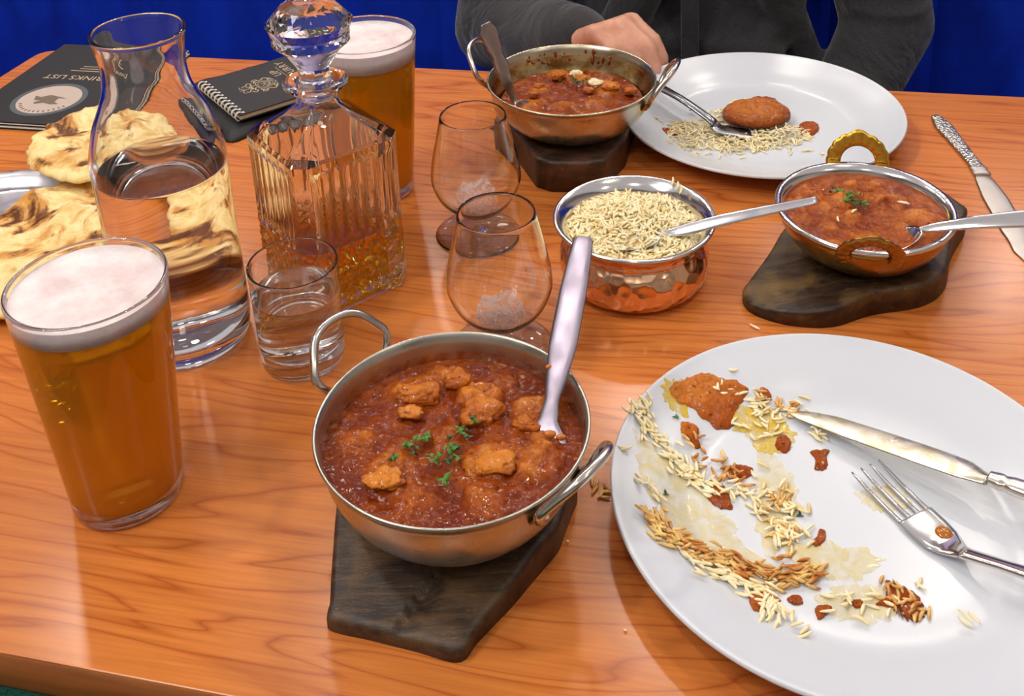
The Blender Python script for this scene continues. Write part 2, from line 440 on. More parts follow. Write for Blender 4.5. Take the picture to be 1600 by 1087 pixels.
# banquette
VEL = m_velvet()
bq = empty('banquette', (*T(.4, .5), FZ), 'blue velvet banquette with vertical channelled backrest behind the table', 'bench')
bo = (*T(.4, .5), FZ)
BT, SP, S0 = .46, .1365, -.604
for i in range(-12, 20):
    a, b = (S0+SP*q_ if q_ < 5 else S0+SP*4+.1477*(q_-4) for q_ in (i, i+1))
    V, F = [], []; n = 14
    for j, z in enumerate((-.30, .36, .40, .40)):
        for q in range(n+1):
            s_ = a+(b-a)*q/n; bulge = (1-abs(2*q/n-1)**6)*.006
            t_ = BT-bulge if j < 2 else (BT+.02 if j == 2 else BT+.10)
            if j == 2: t_ = BT+.012-bulge*.3
            p = T(s_, t_); V.append((p[0], p[1], z-(0.006-bulge if j > 1 else 0)))
    for j in range(3):
        for q in range(n): F.append((j*(n+1)+q, j*(n+1)+q+1, (j+1)*(n+1)+q+1, (j+1)*(n+1)+q))
    mesh('backrest_channel', V, F, VEL, bq, origin=bo)
mesh('backrest_core', *slab(S0-SP*12, S0+SP*20, BT+.012, BT+.14, FZ+.05, .393), VEL, bq, False, bo)
bev(mesh('seat_cushion', *slab(S0-SP*12, S0+SP*20, BT-.46, BT+.004, FZ+.33, FZ+.45), VEL, bq, False, bo), .02)
mesh('seat_base', *slab(S0-SP*12, S0+SP*20, BT-.40, BT+.06, FZ, FZ+.33), plain('dark_plinth', C(30, 28, 30), .6), bq, False, bo)

# ------------------------------------------------------------------ table
tbl = empty('dining_table', (*T(.45, -.39), FZ), 'cherry wood dining table with a dark edge, set with curries and drinks', 'table')
tbo = np.array([*T(.45, -.39), FZ]); tbl.rotation_euler = (0, 0, TA)
def tloc(P):                                    # world -> table local
    P = np.asarray(P, float)-tbo; c_, s_ = math.cos(-TA), math.sin(-TA)
    return np.stack([P[:, 0]*c_-P[:, 1]*s_, P[:, 0]*s_+P[:, 1]*c_, P[:, 2]], 1)
cs = [np.array([-.575, 1.2548]), T(1.35, 0)]
fr = np.array([-.2812, .4245]); fd = np.array([math.cos(math.radians(-13.2)), math.sin(math.radians(-13.2))])
cs = [cs[0], cs[1], fr+fd*1.35, fr-fd*.50]
rc = .022; out = []
for i in range(4):
    p = cs[i]; a = cs[i-1]-p; b = cs[(i+1) % 4]-p; a /= np.linalg.norm(a); b /= np.linalg.norm(b)
    P0, P2 = p+a*rc, p+b*rc
    for t_ in np.linspace(0, 1, 7): out.append((1-t_)**2*P0+2*t_*(1-t_)*p+t_**2*P2)
out = np.array(out); n = len(out); cen = out.mean(0)
def ringz(ins, z):
    d = cen-out; d /= np.linalg.norm(d, axis=1)[:, None]; q = out+d*ins*1.3
    return np.c_[q, np.full(n, z)]
top = [ringz(.0, -.0012), ringz(.0005, -.0003), ringz(.0016, 0)]
V = np.concatenate([ringz(.0015, -.010), *top]); F = []
for j in range(3):
    for k in range(n): F.append((j*n+k, (j+1)*n+k, (j+1)*n+(k+1) % n, j*n+(k+1) % n))
F.append(tuple(3*n+k for k in reversed(range(n)))); F.append(tuple(range(n)))
o = recalc(mesh('tabletop', tloc(V), F, WOOD, tbl, smooth=False))
V = np.concatenate([ringz(.0012, -.0100), ringz(.0008, -.0015), ringz(-.0004, -.0015), ringz(-.0006, -.024), ringz(.001, -.027), ringz(.02, -.027), ringz(.02, -.0100)]); F = []
for j in range(7):
    j2 = (j+1) % 7
    for k in range(n): F.append((j*n+k, j2*n+k, j2*n+(k+1) % n, j*n+(k+1) % n))
EDGE = NT('brown_edge_band'); EDGE.set(base=EDGE.ramp(EDGE.noise(EDGE.co((1, 1, 8)), 12, 4), [(.3, C(128, 70, 26)), (.7, C(158, 92, 38))]), rough=.45)
recalc(mesh('edge_band', tloc(V), F, EDGE.m, tbl))
DK = plain('black_iron', C(25, 24, 24), .5)
for sx in (-.45, .55):
    mesh('pedestal_column', *lathe([(0, .03), (.04, .03), (.04, .722), (.12, .722), (.12, .73), (0, .73)], 32, (sx, 0, 0)), DK, tbl)
    mesh('pedestal_foot', *lathe([(0, 0), (.25, 0), (.25, .012), (.06, .03), (0, .03)], 48, (sx, 0, 0)), DK, tbl)

# ------------------------------------------------------------------ generic food pieces
def grain_mesh(G, n=6):
    """G: (pos, dir, length, radius, bend, up)"""
    V, F = [], []
    ts = (0, .12, .38, .66, .9, 1.0); rs = (.25, .72, 1.0, .98, .66, .2)
    for pos, d, L, r, bend, up in G:
        d = d/np.linalg.norm(d); u = up-d*(up@d); nu = np.linalg.norm(u)
        if nu < 1e-4: u = np.array([1, 0, 0])-d*d[0]; nu = np.linalg.norm(u)
        u /= nu; s = np.cross(d, u); o = len(V)
        for t, q in zip(ts, rs):
            c = pos+d*(t-.5)*L+s*bend*L*(1-(2*t-1)**2)
            for k in range(n):
                a = 2*PI*k/n; V.append(tuple(c+(s*math.cos(a)+u*math.sin(a)*.85)*r*q))
        m = len(ts)
        for i in range(m-1):
            for k in range(n):
                k2 = (k+1) % n; F.append((o+i*n+k, o+i*n+k2, o+(i+1)*n+k2, o+(i+1)*n+k))
        F.append(tuple(o+k for k in reversed(range(n)))); F.append(tuple(o+(m-1)*n+k for k in range(n)))
    return V, F
def rgrain(x, y, z, tilt=.35, L=None, th=None, r=None):
    a = R.uniform(0, 2*PI) if th is None else th+R.gauss(0, .35)
    d = np.array([math.cos(a), math.sin(a), R.gauss(0, tilt)])
    return (np.array([x, y, z]), d, L or R.uniform(.0065, .0095), r or R.uniform(.0009, .0012), R.uniform(-.14, .14), np.array([0, 0, 1.0]))
def leaf_vf(c, size, rot, tilt, nrm=(0, 0, 1)):
    """a lobed coriander leaf, thin closed blade"""
    n = 16; V = []; 
    for side in (0, 1):
        for k in range(n):
            a = 2*PI*k/n; r = size*(.62+.30*math.cos(3*a)+.12*math.cos(9*a))
            x, y = r*math.cos(a), r*math.sin(a)*.9; z = (.25*size*math.sin(2*a+1))-side*.00025
            V.append((x, y, z))
        V.append((0, 0, .12*size-side*.00025))
    Rm = Matrix.Rotation(rot, 3, 'Z') @ Matrix.Rotation(tilt, 3, 'X')
    V = [tuple(Vector(c)+Rm @ Vector(v)) for v in V]; F = []
    for k in range(n):
        k2 = (k+1) % n
        F += [(k, k2, n), (n+1+k2, n+1+k, 2*n+1), (k, n+1+k, n+1+k2, k2)]
    return V, F
def curry_surface(c, rad, z, chunks, seed, amp=.0016, n=260, rings=80, edge=.0015, wav=55, depth=.008):
    def top(X, Y, D):
        h = fbm((X)*wav, (Y)*wav, seed, 4, seed)*amp+(.35-np.abs(fbm(X*wav*3.0, Y*wav*3.0, seed, 4, seed+9)))*amp*1.1
        for (cx, cy, r, hh) in chunks:
            d = np.hypot(X-c[0]-cx, Y-c[1]-cy)/r*(1+.25*fbm(X*90, Y*90, seed, 3, seed+5))
            h = h+hh*np.clip(1-d**2.2, 0, 1)**.8*(d < 1)*(.75+.35*fbm(X*170, Y*170, seed, 3, seed+7))
        f = np.clip((1-D)/.10, 0, 1); f = f*f*(3-2*f)
        return z+h*f+edge*(1-f)*.3-.0004*(1-f)
    pts = [(c[0]+rad*math.cos(a), c[1]+rad*math.sin(a)) for a in np.linspace(0, 2*PI, 33)[:-1]]
    return patch(pts, top, lambda X, Y, D: z-depth*(1-D**2*.9)-.001, n, rings)
def add_leaves(parent, org, spots, z, seed, size=(.0022, .0042), m=None, name='coriander_leaf'):
    r = random.Random(seed)
    for (x, y, k, sp) in spots:
        for _ in range(k):
            c = (x+r.gauss(0, sp)-org[0], y+r.gauss(0, sp)-org[1], z+r.uniform(.0006, .0022)-org[2])
            mesh(name, *leaf_vf(c, r.uniform(*size), r.uniform(0, 6.28), r.gauss(0, .45)), r.choice((HERB, HERB, HERBD)) if m is None else m, parent, smooth=False)

# ------------------------------------------------------------------ wooden boards
def board(name, pts, label, zf, wm, groove=None, group='wooden bowl stands', base=None):
    P = np.array([p[:2] for p in pts]); c = P.mean(0); org = (c[0], c[1], 0)
    def top(X, Y, D):
        h = zf(X, Y)+fbm(X*40, Y*40, 0, 3, 3)*.0007
        if groove is not None: h = h+groove(X, Y)
        e = np.clip((1-D)/.06, 0, 1); return h-.0035*(1-np.sqrt(1-(1-e)**2))
    V, F = patch([(p[0], p[1]) for p in pts], top, lambda X, Y, D: 0*X+.0002, 220, 46, sm=base is None)
    # undercut: pull the bottom rim in a little
    o = mesh(name, V, F, wm, None, origin=org); o.location = org
    return tag(o, label, 'serving board', group)

# near board
kc = np.array([-.0421, .4961])
A_ = [at(514, 972, .006), at(716, 1022, .006), at(800, 935, .006), at(872, 850, .006), at(902, 775, .004)]
A_ = [a[:2] for a in A_]+[np.array([.028, .548]), np.array([-.01, .580]), np.array([-.07, .578]), np.array([-.113, .545])]+[at(528, 800, .012)[:2], at(518, 900, .010)[:2]]
fax = np.array([.28, .96]); fax /= np.linalg.norm(fax)
p0 = np.array([-.075, .413])
def zf_near(X, Y):
    t = ((X-p0[0])*fax[0]+(Y-p0[1])*fax[1]); return .0085+np.clip(t/.06, 0, 1)**1.1*.0125
def gr_near(X, Y):
    q0 = at(615, 985, .01); q1 = at(690, 880, .015); d = q1[:2]-q0[:2]; L = np.linalg.norm(d); d /= L
    u_ = (X-q0[0])*d[0]+(Y-q0[1])*d[1]; v_ = (X-q0[0])*-d[1]+(Y-q0[1])*d[0]
    m_ = np.clip(1-abs(u_-L*.5)/(L*.6), 0, 1)**.5
    return -.0036*m_*np.clip(1+v_/.012, 0, 1)*(v_ < 0)
def resample(P, k=6):
    out = []
    for i in range(len(P)):
        a, b = np.asarray(P[i]), np.asarray(P[(i+1) % len(P)])
        for t in np.linspace(0, 1, k+1)[:-1]: out.append(a*(1-t)+b*t)
    return out
board('wooden_board', resample(A_, 3), 'dark worn wooden board with a straight cut end under the front curry pan', zf_near, m_dark_wood('dark_worn_wood', .3), gr_near)
# right board
B_ = [at(1160, 462, .004), at(1175, 485, .003), at(1230, 503, .003), at(1300, 508, .002), at(1360, 490, .002), at(1440, 476, .002), at(1476, 448, .003), at(1486, 400, .004), at(1510, 345, .012), at(1500, 315, .02), at(1440, 285, .02), at(1330, 290, .02), at(1250, 330, .018), at(1222, 365, .012), at(1200, 400, .010), at(1170, 440, .008)]
bc = np.array([.2642, .7301])
def zf_r(X, Y): return .0095+np.clip((X-.165)/.09, 0, 1)*.0115
board('wooden_board', B_, 'dark brown wooden board with a rounded end under the right-hand curry bowl', zf_r, m_dark_wood('brown_streaked_wood', 1.1, (120, 92, 44)))
# far board (its thick end faces us)
fc = np.array([.0541, .9391])
C_ = [at(838, 292, 0), at(862, 300, 0), at(915, 301, 0), at(946, 297, 0), at(978, 243, .01), np.array([.118, .975]), np.array([.10, 1.01]), np.array([.0, 1.01]), np.array([-.018, .96]), at(812, 240, .012)]
C_ = [p[:2] for p in C_]
board('wooden_board', resample(C_, 3), 'dark thick wooden block under the far curry pan', lambda X, Y: .031+0*X, m_dark_wood('reddish_dark_wood', 2.0, (110, 72, 54)))

# ------------------------------------------------------------------ steel curry pans
def pan_profile(r, zt, zb, rb, th=.0012):
    outer = [(0, zb), (rb*.6, zb), (rb, zb+.0006)]
    for t in np.linspace(0, 1, 14)[1:]:
        rr = rb+(r-.0015-rb)*(1-(1-t)**1.9); zz = zb+(zt-zb-.002)*(t**1.35); outer.append((rr, zz))
    rim = [(r, zt-.0022), (r+.0009, zt-.0012), (r+.0008, zt-.0002), (r, zt+.0003), (r-.0010, zt-.0003)]
    inner = [(max(a-th, 0), b+th) for a, b in reversed(outer[3:-1])]+[(rb-th, zb+th+.0006), (rb*.6, zb+th), (0, zb+th)]
    return outer+rim+inner
def wire_handle(c, r, zt, ang, span, rise, outw, wr=.0027, lean=0):
    """omega loop of wire fixed under the rim on both ends"""
    a0, a1 = ang-span, ang+span; P = []
    def pt(a, rr, z): return np.array([c[0]+rr*math.cos(a), c[1]+rr*math.sin(a), z])
    P.append(pt(a0+.10, r+.0005, zt-.0125)); P.append(pt(a0+.02, r+.0045, zt-.0075)); P.append(pt(a0-.03, r+.010, zt+.002))
    P.append(pt(ang-span*.92, r+outw*.66, zt+rise*.45)); P.append(pt(ang-span*.52, r+outw*.94, zt+rise*.88)); P.append(pt(ang, r+outw, zt+rise))
    P.append(pt(ang+span*.52, r+outw*.94, zt+rise*.88)); P.append(pt(ang+span*.92, r+outw*.66, zt+rise*.45))
    P.append(pt(a1+.03, r+.010, zt+.002)); P.append(pt(a1-.02, r+.0045, zt-.0075)); P.append(pt(a1-.10, r+.0005, zt-.0125))
    S = spline(P, 8)
    return loft(S, wr, wr, up=(math.cos(ang), math.sin(ang), .2), n=12, ups='transport')
def pan(c, r, zt, zb, rb, label, angs, mo, mi, rise=.022, outw=.021, span=.30):
    org = (c[0], c[1], zb); t = empty('curry_pan', org, label, 'pan')
    prof = pan_profile(r, zt, zb, rb); k = 17
    o = mesh('bowl', *lathe(prof, 128, (c[0], c[1], 0)), mo, t, origin=org)
    if mi is not mo:
        o.data.materials.append(mi)
        nf = 128*len(prof)
        idx = []
        for pl in o.data.polygons:
            ii = max(pl.vertices); z = np.mean([o.data.vertices[v].co.z for v in pl.vertices])
            row = (pl.index)//128
            idx.append(1 if row >= 22 else 0)
        o.data.polygons.foreach_set('material_index', idx)
    recalc(o)
    for a in angs:
        hnd = mesh('handle', *wire_handle(c, r, zt, a, span, rise, outw), STEEL, t, origin=org)
        for sg in (-1, 1):
            aa = a+sg*(span-.06); tt = ((zt-.0125-zb)/(zt-zb-.002))**(1/1.35); rw = rb+(r-.0015-rb)*(1-(1-tt)**1.9)+.0012; q = np.array([c[0]+rw*math.cos(aa), c[1]+rw*math.sin(aa), zt-.0125])
            out_ = Vector((math.cos(aa), math.sin(aa), -.75)).normalized()
            Rm = out_.to_track_quat('Z', 'Y').to_matrix()
            V, F = lathe([(0, -.0006), (.0055, -.0006), (.0055, .0004), (.0030, .0014), (.0026, .0028), (0, .0034)], 20)
            V = [tuple(Vector(q)+Rm @ Vector(v)) for v in V]
            mesh('rivet_plate', V, F, BRASS, hnd, origin=org)
    return t
def d2r(*a): return [math.radians(x) for x in a]
pan(kc, .0768, .0775, .0215, .042, 'round steel curry pan with two wire handles on the front board', d2r(139, -39), m_steel('dull_pan_steel', (.50, .48, .42), .30), PANIN)
pan(fc, .0782, .080, .0318, .042, 'round steel curry pan with two wire handles near the far edge, half eaten', d2r(158, -20), m_steel('warm_steel', (.54, .48, .36), .27), m_steel('curry_stained_steel', (.50, .42, .24), .25, stain=C(150, 98, 26)), rise=.024)

# near curry
org = (kc[0], kc[1], .055)
ch = []
for (px, py, r_, h_) in ((640, 610, .014, .0065), (745, 625, .016, .0075), (690, 585, .011, .005), (830, 640, .013, .005), (700, 690, .013, .0035), (760, 720, .016, .0055), (840, 720, .015, .0045), (610, 740, .017, .0045), (560, 690, .012, .003), (650, 790, .013, .003), (760, 780, .014, .0035), (790, 600, .010, .004), (850, 690, .009, .003)):
    q = at(px, py, .0612)[:2]-kc; ch.append((q[0], q[1], r_, h_))
cur = mesh('curry', *curry_surface(kc, .0722, .0605, ch, 11, n=300, rings=95), m_curry('red_brown_curry', C(124, 48, 6), C(160, 76, 14), C(212, 128, 44), .0040, .0120, C(96, 16, 1)), None, origin=org)
cur.location = org; tag(cur, 'red-brown chicken curry with chopped coriander filling the front pan', 'curry')
def piece(parent, org, q, rx, ry, rz, m, name, seed):
    V, F = lathe([(0, -1)]+[(math.cos(a), math.sin(a)) for a in np.linspace(-1.4, 1.4, 24)]+[(0, 1)], 48)
    V = np.array(V); V = np.sign(V)*np.abs(V)**.8; n_ = 1+.5*fbm(V[:, 0]*1.5+seed, V[:, 1]*1.5, V[:, 2]*1.5, 4, seed); V = V*n_[:, None]*np.array([rx, ry, rz])+np.array(q)
    return mesh(name, V, F, m, parent, origin=org)
MEAT = m_curry('orange_meat', C(150, 68, 14), C(182, 94, 26), C(218, 138, 54), .002, .018, C(120, 40, 8))
for i, (px, py, s_, e_) in enumerate(((716, 590, .0085, .7), (752, 640, .0125, .8), (655, 612, .0130, .6), (822, 655, .0090, .7), (640, 640, .0070, .8), (775, 720, .0110, .7), (600, 745, .0100, .8))):
    q = at(px, py, .0655); piece(cur, org, (q[0], q[1], .0632), s_, s_*e_, .0052 if i < 3 else .0036, MEAT if i < 4 else cur.data.materials[0], 'meat_chunk', i)
sp = [(*at(px, py, .064)[:2], k_, s_) for px, py, k_, s_ in ((665, 690, 5, .003), (700, 700, 7, .003), (720, 680, 6, .003), (745, 662, 4, .002), (640, 705, 5, .003), (688, 715, 4, .003), (615, 715, 2, .002), (650, 615, 2, .002))]
add_leaves(cur, org, sp, .0640, 3)
q = at(694, 752, .0645); mesh('coriander_leaf', *leaf_vf((q[0]-org[0], q[1]-org[1], .0660-org[2]), .0055, .8, .1), HERB, cur)

# far curry
org = (fc[0], fc[1], .052); ch = []
for (px, py, r_, h_) in ((870, 115, .012, .006), (905, 125, .014, .007), (950, 140, .016, .006), (845, 140, .012, .004), (830, 165, .013, .0035), (880, 165, .014, .003), (930, 160, .012, .003), (990, 140, .010, .003)):
    q = at(px, py, .058)[:2]-fc; ch.append((q[0], q[1], r_, h_))
fcur = mesh('curry', *curry_surface(fc, .0665, .0575, ch, 31), m_curry('orange_brown_curry', C(136, 56, 6), C(172, 90, 10), C(218, 138, 28), .0040, .0120, C(108, 24, 2)), None, origin=org)
fcur.location = org; tag(fcur, 'orange-brown curry with pale chunks of cheese and herbs left in the far pan', 'curry')
CREAM = plain('cream_cheese_piece', C(232, 212, 172), .35)
for i, (px, py, s_, m_) in enumerate(((872, 116, .0065, MEAT), (930, 128, .007, CREAM), (900, 112, .006, CREAM), (955, 135, .009, MEAT), (920, 138, .005, MEAT), (985, 140, .006, MEAT), (835, 145, .005, MEAT), (842, 132, .005, MEAT))):
    q = at(px, py, .063); piece(fcur, org, (q[0], q[1], .0612), s_, s_*.8, s_*.55, m_, 'food_chunk', i+20)
add_leaves(fcur, org, [(*at(890, 128, .062)[:2], 8, .0045), (*at(905, 132, .062)[:2], 6, .004), (*at(1000, 128, .06)[:2], 3, .003)], .0625, 8, (.002, .0036), HERBD)
# sauce streaks up the far pan wall
V, F = [], []
STK = NT('dried_sauce').set(base=C(128, 52, 10), rough=.35, coat=.4).m
r5 = random.Random(5)
for q in range(22):
    a = math.radians(r5.uniform(55, 125)); hh = r5.random(); s_ = r5.uniform(.0006, .0019); zz = .0640+.0105*hh
    rr = float(np.interp(zz, [.060, .066, .072, .077], [.0695, .0725, .0748, .0764]))-.0006
    v, f = lathe([(0, -1)]+[(math.cos(b), math.sin(b)) for b in np.linspace(-1.2, 1.2, 6)]+[(0, 1)], 10)
    v = np.array(v)*np.array([s_, s_, s_*r5.uniform(.8, 2.6)])+np.array([fc[0]+rr*math.cos(a), fc[1]+rr*math.sin(a), zz]); V, F = join((V, F), (v, f))
o = mesh('sauce_splatter', V, F, STK, fcur, origin=org); o['kind'] = 'stuff'

# right bowl (balti dish) -----------------------------------------------------------
zb = .0212; rr_ = .0655; zt = .0600; org = (bc[0], bc[1], zb)
bt = empty('curry_bowl', org, 'brass curry bowl with steel lining and two flat brass handles on the right board', 'bowl')
outer = [(0, zb), (.030, zb), (.036, zb+.001)]+[(.036+(rr_-.002-.036)*(1-(1-t)**1.8), zb+(zt-.004-zb)*t**1.3) for t in np.linspace(0, 1, 12)[1:]]
mesh('outer_shell', *lathe(outer+[(rr_-.003, zt-.004), (.034, zb+.003), (0, zb+.002)], 128, (bc[0], bc[1], 0)), BRASS, bt, origin=org)
recalc(mesh('steel_lining', *lathe([(0, zb+.0022), (.034, zb+.0035)]+[(.034+(rr_-.0025-.034)*(1-(1-t)**1.8), zb+.003+(zt-.0065-zb)*t**1.3) for t in np.linspace(0, 1, 10)[1:]]+[(rr_-.0005, zt-.0035), (rr_+.0012, zt-.0030), (rr_+.0014, zt-.0010), (rr_+.0004, zt+.0004), (rr_-.0025, zt+.0002), (rr_-.0045, zt-.0025)]+[(.032+(rr_-.0060-.032)*(1-(1-t)**1.8), zb+.0045+(zt-.008-zb)*t**1.3) for t in np.linspace(1, 0, 10)]+[(0, zb+.0045)], 128, (bc[0], bc[1], 0)), STEELB, bt, origin=org))
def flat_handle(ang, m, rin, rout, lean, zc, rad, a0, a1):
    """half-ring plate with pleated petals, standing tangent to the rim"""
    cx = np.array([bc[0]+rad*math.cos(ang), bc[1]+rad*math.sin(ang), zc]); tn = np.array([-math.sin(ang), math.cos(ang), 0])
    ou = np.array([math.cos(ang)*math.sin(lean), math.sin(ang)*math.sin(lean), math.cos(lean)]); nr = np.cross(tn, ou)
    V, F = [], []; n_, k_ = 120, 7
    for i in range(n_+1):
        a = a0+(a1-a0)*i/n_; pt_ = 1+.035*abs(math.sin((a-PI/2)*9))+.10*math.exp(-((a-PI/2)/.16)**2)
        for side in (1, -1):
            for j in range(k_):
                f = j/(k_-1); r_ = rin+(rout*pt_-rin)*f
                th_ = .0010+.0009*math.sin(PI*f)*(.35+.65*abs(math.cos((a-PI/2)*9)))
                p = cx+tn*r_*math.cos(a)+ou*r_*math.sin(a)+nr*side*th_*(1 if 0 < j < k_-1 else .6); V.append(p)
    w_ = 2*k_
    def id_(i, s_, j): return i*w_+s_*k_+j
    for i in range(n_):
        for j in range(k_-1):
            F.append((id_(i, 0, j), id_(i, 0, j+1), id_(i+1, 0, j+1), id_(i+1, 0, j)))
            F.append((id_(i, 1, j), id_(i+1, 1, j), id_(i+1, 1, j+1), id_(i, 1, j+1)))
        for j in (0, k_-1):
            F.append((id_(i, 0, j), id_(i+1, 0, j), id_(i+1, 1, j), id_(i, 1, j)))
    for i in (0, n_):
        F.append(tuple([id_(i, 0, j) for j in range(k_)]+[id_(i, 1, j) for j in reversed(range(k_))]))
    return V, F
ha = math.radians(77)
o = recalc(mesh('handle', *flat_handle(ha, GOLD, .0135, .0245, .30, .0585, rr_+.004, -.25, PI+.25), GOLD, bt, origin=org)); o['label'] = 'bright gold handle behind the bowl'
ha = math.radians(-104)
o = recalc(mesh('handle', *flat_handle(ha, BRASS, .0135, .0235, .42, .0570, rr_+.001, -.45, PI+.45), BRASS, bt, origin=org)); o['label'] = 'dull brass handle at the front'
org = (bc[0], bc[1], .047); ch = []
for i in range(46):
    a = R.uniform(0, 2*PI); q = .055*math.sqrt(R.random()); ch.append((q*math.cos(a), q*math.sin(a), R.uniform(.004, .009), R.uniform(.001, .0035)))
q = at(1435, 335, .055)[:2]-bc; ch.append((q[0], q[1], .013, .005))
bcur = mesh('curry', *curry_surface(bc, .0595, .0528, ch, 51, amp=.0014, wav=80), m_curry('thick_orange_curry', C(150, 66, 12), C(180, 92, 26), C(216, 132, 58), .0045, .0100, C(116, 36, 4), sc2=1.3), None, origin=org)
bcur.location = org; tag(bcur, 'thick orange-brown curry topped with green coriander in the brass bowl', 'curry')
add_leaves(bcur, org, [(*at(1330, 308, .057)[:2], 16, .0042), (*at(1340, 318, .057)[:2], 9, .003), (*at(1306, 298, .057)[:2], 6, .003)], .0562, 5, (.002, .0036))
for px, py in ((1412, 317), (1310, 342), (1335, 330)):
    mesh('rice_grain', *grain_mesh([rgrain(*at(px, py, .057)[:2], .0572, .05)]), RICE, bcur, origin=org)

# ------------------------------------------------------------------ rice bowl
rc_ = np.array([.0884, .7343]); org = (*rc_, 0)
rb = empty('rice_bowl', org, 'small hammered copper bowl with a wide steel rim', 'bowl')
COP = m_copper()
def cw(r, z, amp=.0): return (r, z)
prof = [(0, .0015), (.040, .0015), (.044, 0), (.047, .0004), (.0535, .006), (.0572, .014), (.0580, .022), (.0565, .030), (.0535, .0355), (.0520, .0385), (.0535, .0405), (.0530, .0425), (.0545, .0455), (.0585, .0500), (.0612, .0535)]
V, F = lathe(spline(prof, 4), 160, (*rc_, 0)); V = np.array(V)
# hammer marks in the belly
ang_ = np.arctan2(V[:, 1]-rc_[1], V[:, 0]-rc_[0])
rad_ = np.hypot(V[:, 0]-rc_[0], V[:, 1]-rc_[1])
mesh('copper_shell', *join((V, F), lathe([(.0612, .0535), (.059, .0525), (.052, .045), (.050, .038), (.055, .025), (.050, .006), (0, .004)], 160, (*rc_, 0))), COP, rb, origin=org)
recalc(mesh('steel_lining', *lathe([(.0606, .0532), (.0622, .0538), (.0624, .0556), (.0608, .0564), (.0585, .0556), (.0535, .0505), (.0498, .0445), (.0490, .040), (.0535, .030), (.054, .020), (.047, .007), (0, .006), (0, .0052), (.048, .0062), (.055, .020), (.0545, .030), (.050, .040), (.051, .0445), (.0548, .0498)], 160, (*rc_, 0), closed=False), STEELB, rb, origin=org))
G = []
def ricetop(x, y):
    dx, dy = x-rc_[0], y-rc_[1]; d = math.hypot(dx, dy)/.05
    return .0440+.0135*max(0, 1-d**2.2)*(1+.25*dy/.05)+.003*float(vnoise(x*90, y*90, 0, 4))-.006*math.exp(-(((dx-.002)/.018)**2+((dy+.030)/.012)**2))
for i in range(1500):
    a = R.uniform(0, 2*PI); q = .0500*math.sqrt(R.random()); x, y = rc_[0]+q*math.cos(a), rc_[1]+q*math.sin(a)
    G.append(rgrain(x, y, ricetop(x, y)+R.uniform(-.003, .0015), .5, L=R.uniform(.007, .0105)))
for q in ((1050, 283), (1058, 290), (1063, 296)):
    p = at(*q, .058); G.append((p, np.array([.3, .8, .6]), .008, .0011, .1, np.array([0, 0, 1.0])))
V, F = grain_mesh(G)
pts = [(rc_[0]+.0492*math.cos(a), rc_[1]+.0492*math.sin(a)) for a in np.linspace(0, 2*PI, 25)[:-1]]
vt = np.vectorize(ricetop)
V, F = join((V, F), patch(pts, lambda X, Y, D: vt(X, Y)-.0030, lambda X, Y, D: .030+0*X, 64, 12))
o = mesh('boiled_rice', V, F, RICE, None, origin=org); o.location = org
tag(o, 'heap of boiled basmati rice in the copper bowl', 'rice', kind='stuff')

# ------------------------------------------------------------------ plates
def plate(name, c, r, label):
    org = (c[0], c[1], 0); t = r/.1375
    prof = [(0, .0022), (.070, .0022), (.082, .0022), (.0845, .0002), (.088, .0002), (.091, .0032), (.108, .0105), (.128, .0180), (.1360, .0212), (.1375, .0222), (.1372, .0236), (.1355, .0240), (.128, .0212), (.108, .0140), (.092, .0072), (.080, .0052), (.060, .0048), (0, .0048)]
    V, F = lathe(spline([(a*t, b) for a, b in prof], 4), 200)
    V = [(x, y, max(z, 0)) for x, y, z in V]
    o = mesh(name, V, F, PLATE); o.location = org; recalc(o)
    return tag(o, label, 'plate')
PN = np.array([.184, .4899]); PF = np.array([.2413, .9725])
plate('dinner_plate', PN, .1375, 'large white plate smeared with sauce at the front right corner')
plate('dinner_plate', PF, .1360, 'white plate at the far side in front of the person')
def pz(d, r=.1375):
    """height of the plate surface at distance d from its centre"""
    return float(np.interp(d*.1375/r, [0, .06, .08, .092, .108, .128, .1355], [.0048, .0048, .0052, .0072, .0140, .0212, .0240]))
def on_plate(px, py, c, lift=0):
    z = .006
    for _ in range(6):
        p = at(px, py, z+lift); z = pz(math.hypot(p[0]-c[0], p[1]-c[1]))
    return np.array([p[0], p[1], z+lift])
pzv = lambda X, Y, c: np.interp(np.hypot(X-c[0], Y-c[1]), [0, .06, .08, .092, .108, .128, .1355], [.0048, .0048, .0052, .0072, .0140, .0212, .0240])
def smear(pxs, c, thick, seed, jag=.12, bump=.5, n=90, rings=12, lo=.00025, wav=160):
    P = [on_plate(px, py, c)[:2] for px, py in pxs]
    def top(X, Y, D):
        e = np.clip((1-D)/.25, 0, 1)**.5
        return pzv(X, Y, c)+lo+thick*e*(1+bump*fbm(X*wav, Y*wav, seed, 3, seed))*(D < .999)
    return patch(P, top, lambda X, Y, D: pzv(X, Y, c)+lo*.4, n, rings, jag=jag, jseed=seed)
def rice_line(path, width, count, c, dens_th=None, lift=.0012, pile=1.0, dirn=None):
    """grains scattered along a pixel path on a plate"""
    P = [on_plate(px, py, c)[:2] for px, py in path]; S = spline([np.array(p) for p in P], 12)
    G = []
    for i in range(count):
        k = R.randrange(len(S)-1); p = S[k]+(S[k+1]-S[k])*R.random()
        x = p[0]+R.gauss(0, width); y = p[1]+R.gauss(0, width)
        d = S[min(k+2, len(S)-1)]-S[max(k-2, 0)]; th = math.atan2(d[1], d[0])
        z = pz(math.hypot(x-c[0], y-c[1]))+.0011+R.random()**2*.0030*pile
        G.append(rgrain(x, y, z, .18*pile, th=(th if dirn else None)))
    return G
SAUCE = m_curry('plate_sauce', C(156, 70, 12), C(184, 92, 22), C(208, 120, 40), -.002, .014, C(136, 48, 6), sc2=1.4)
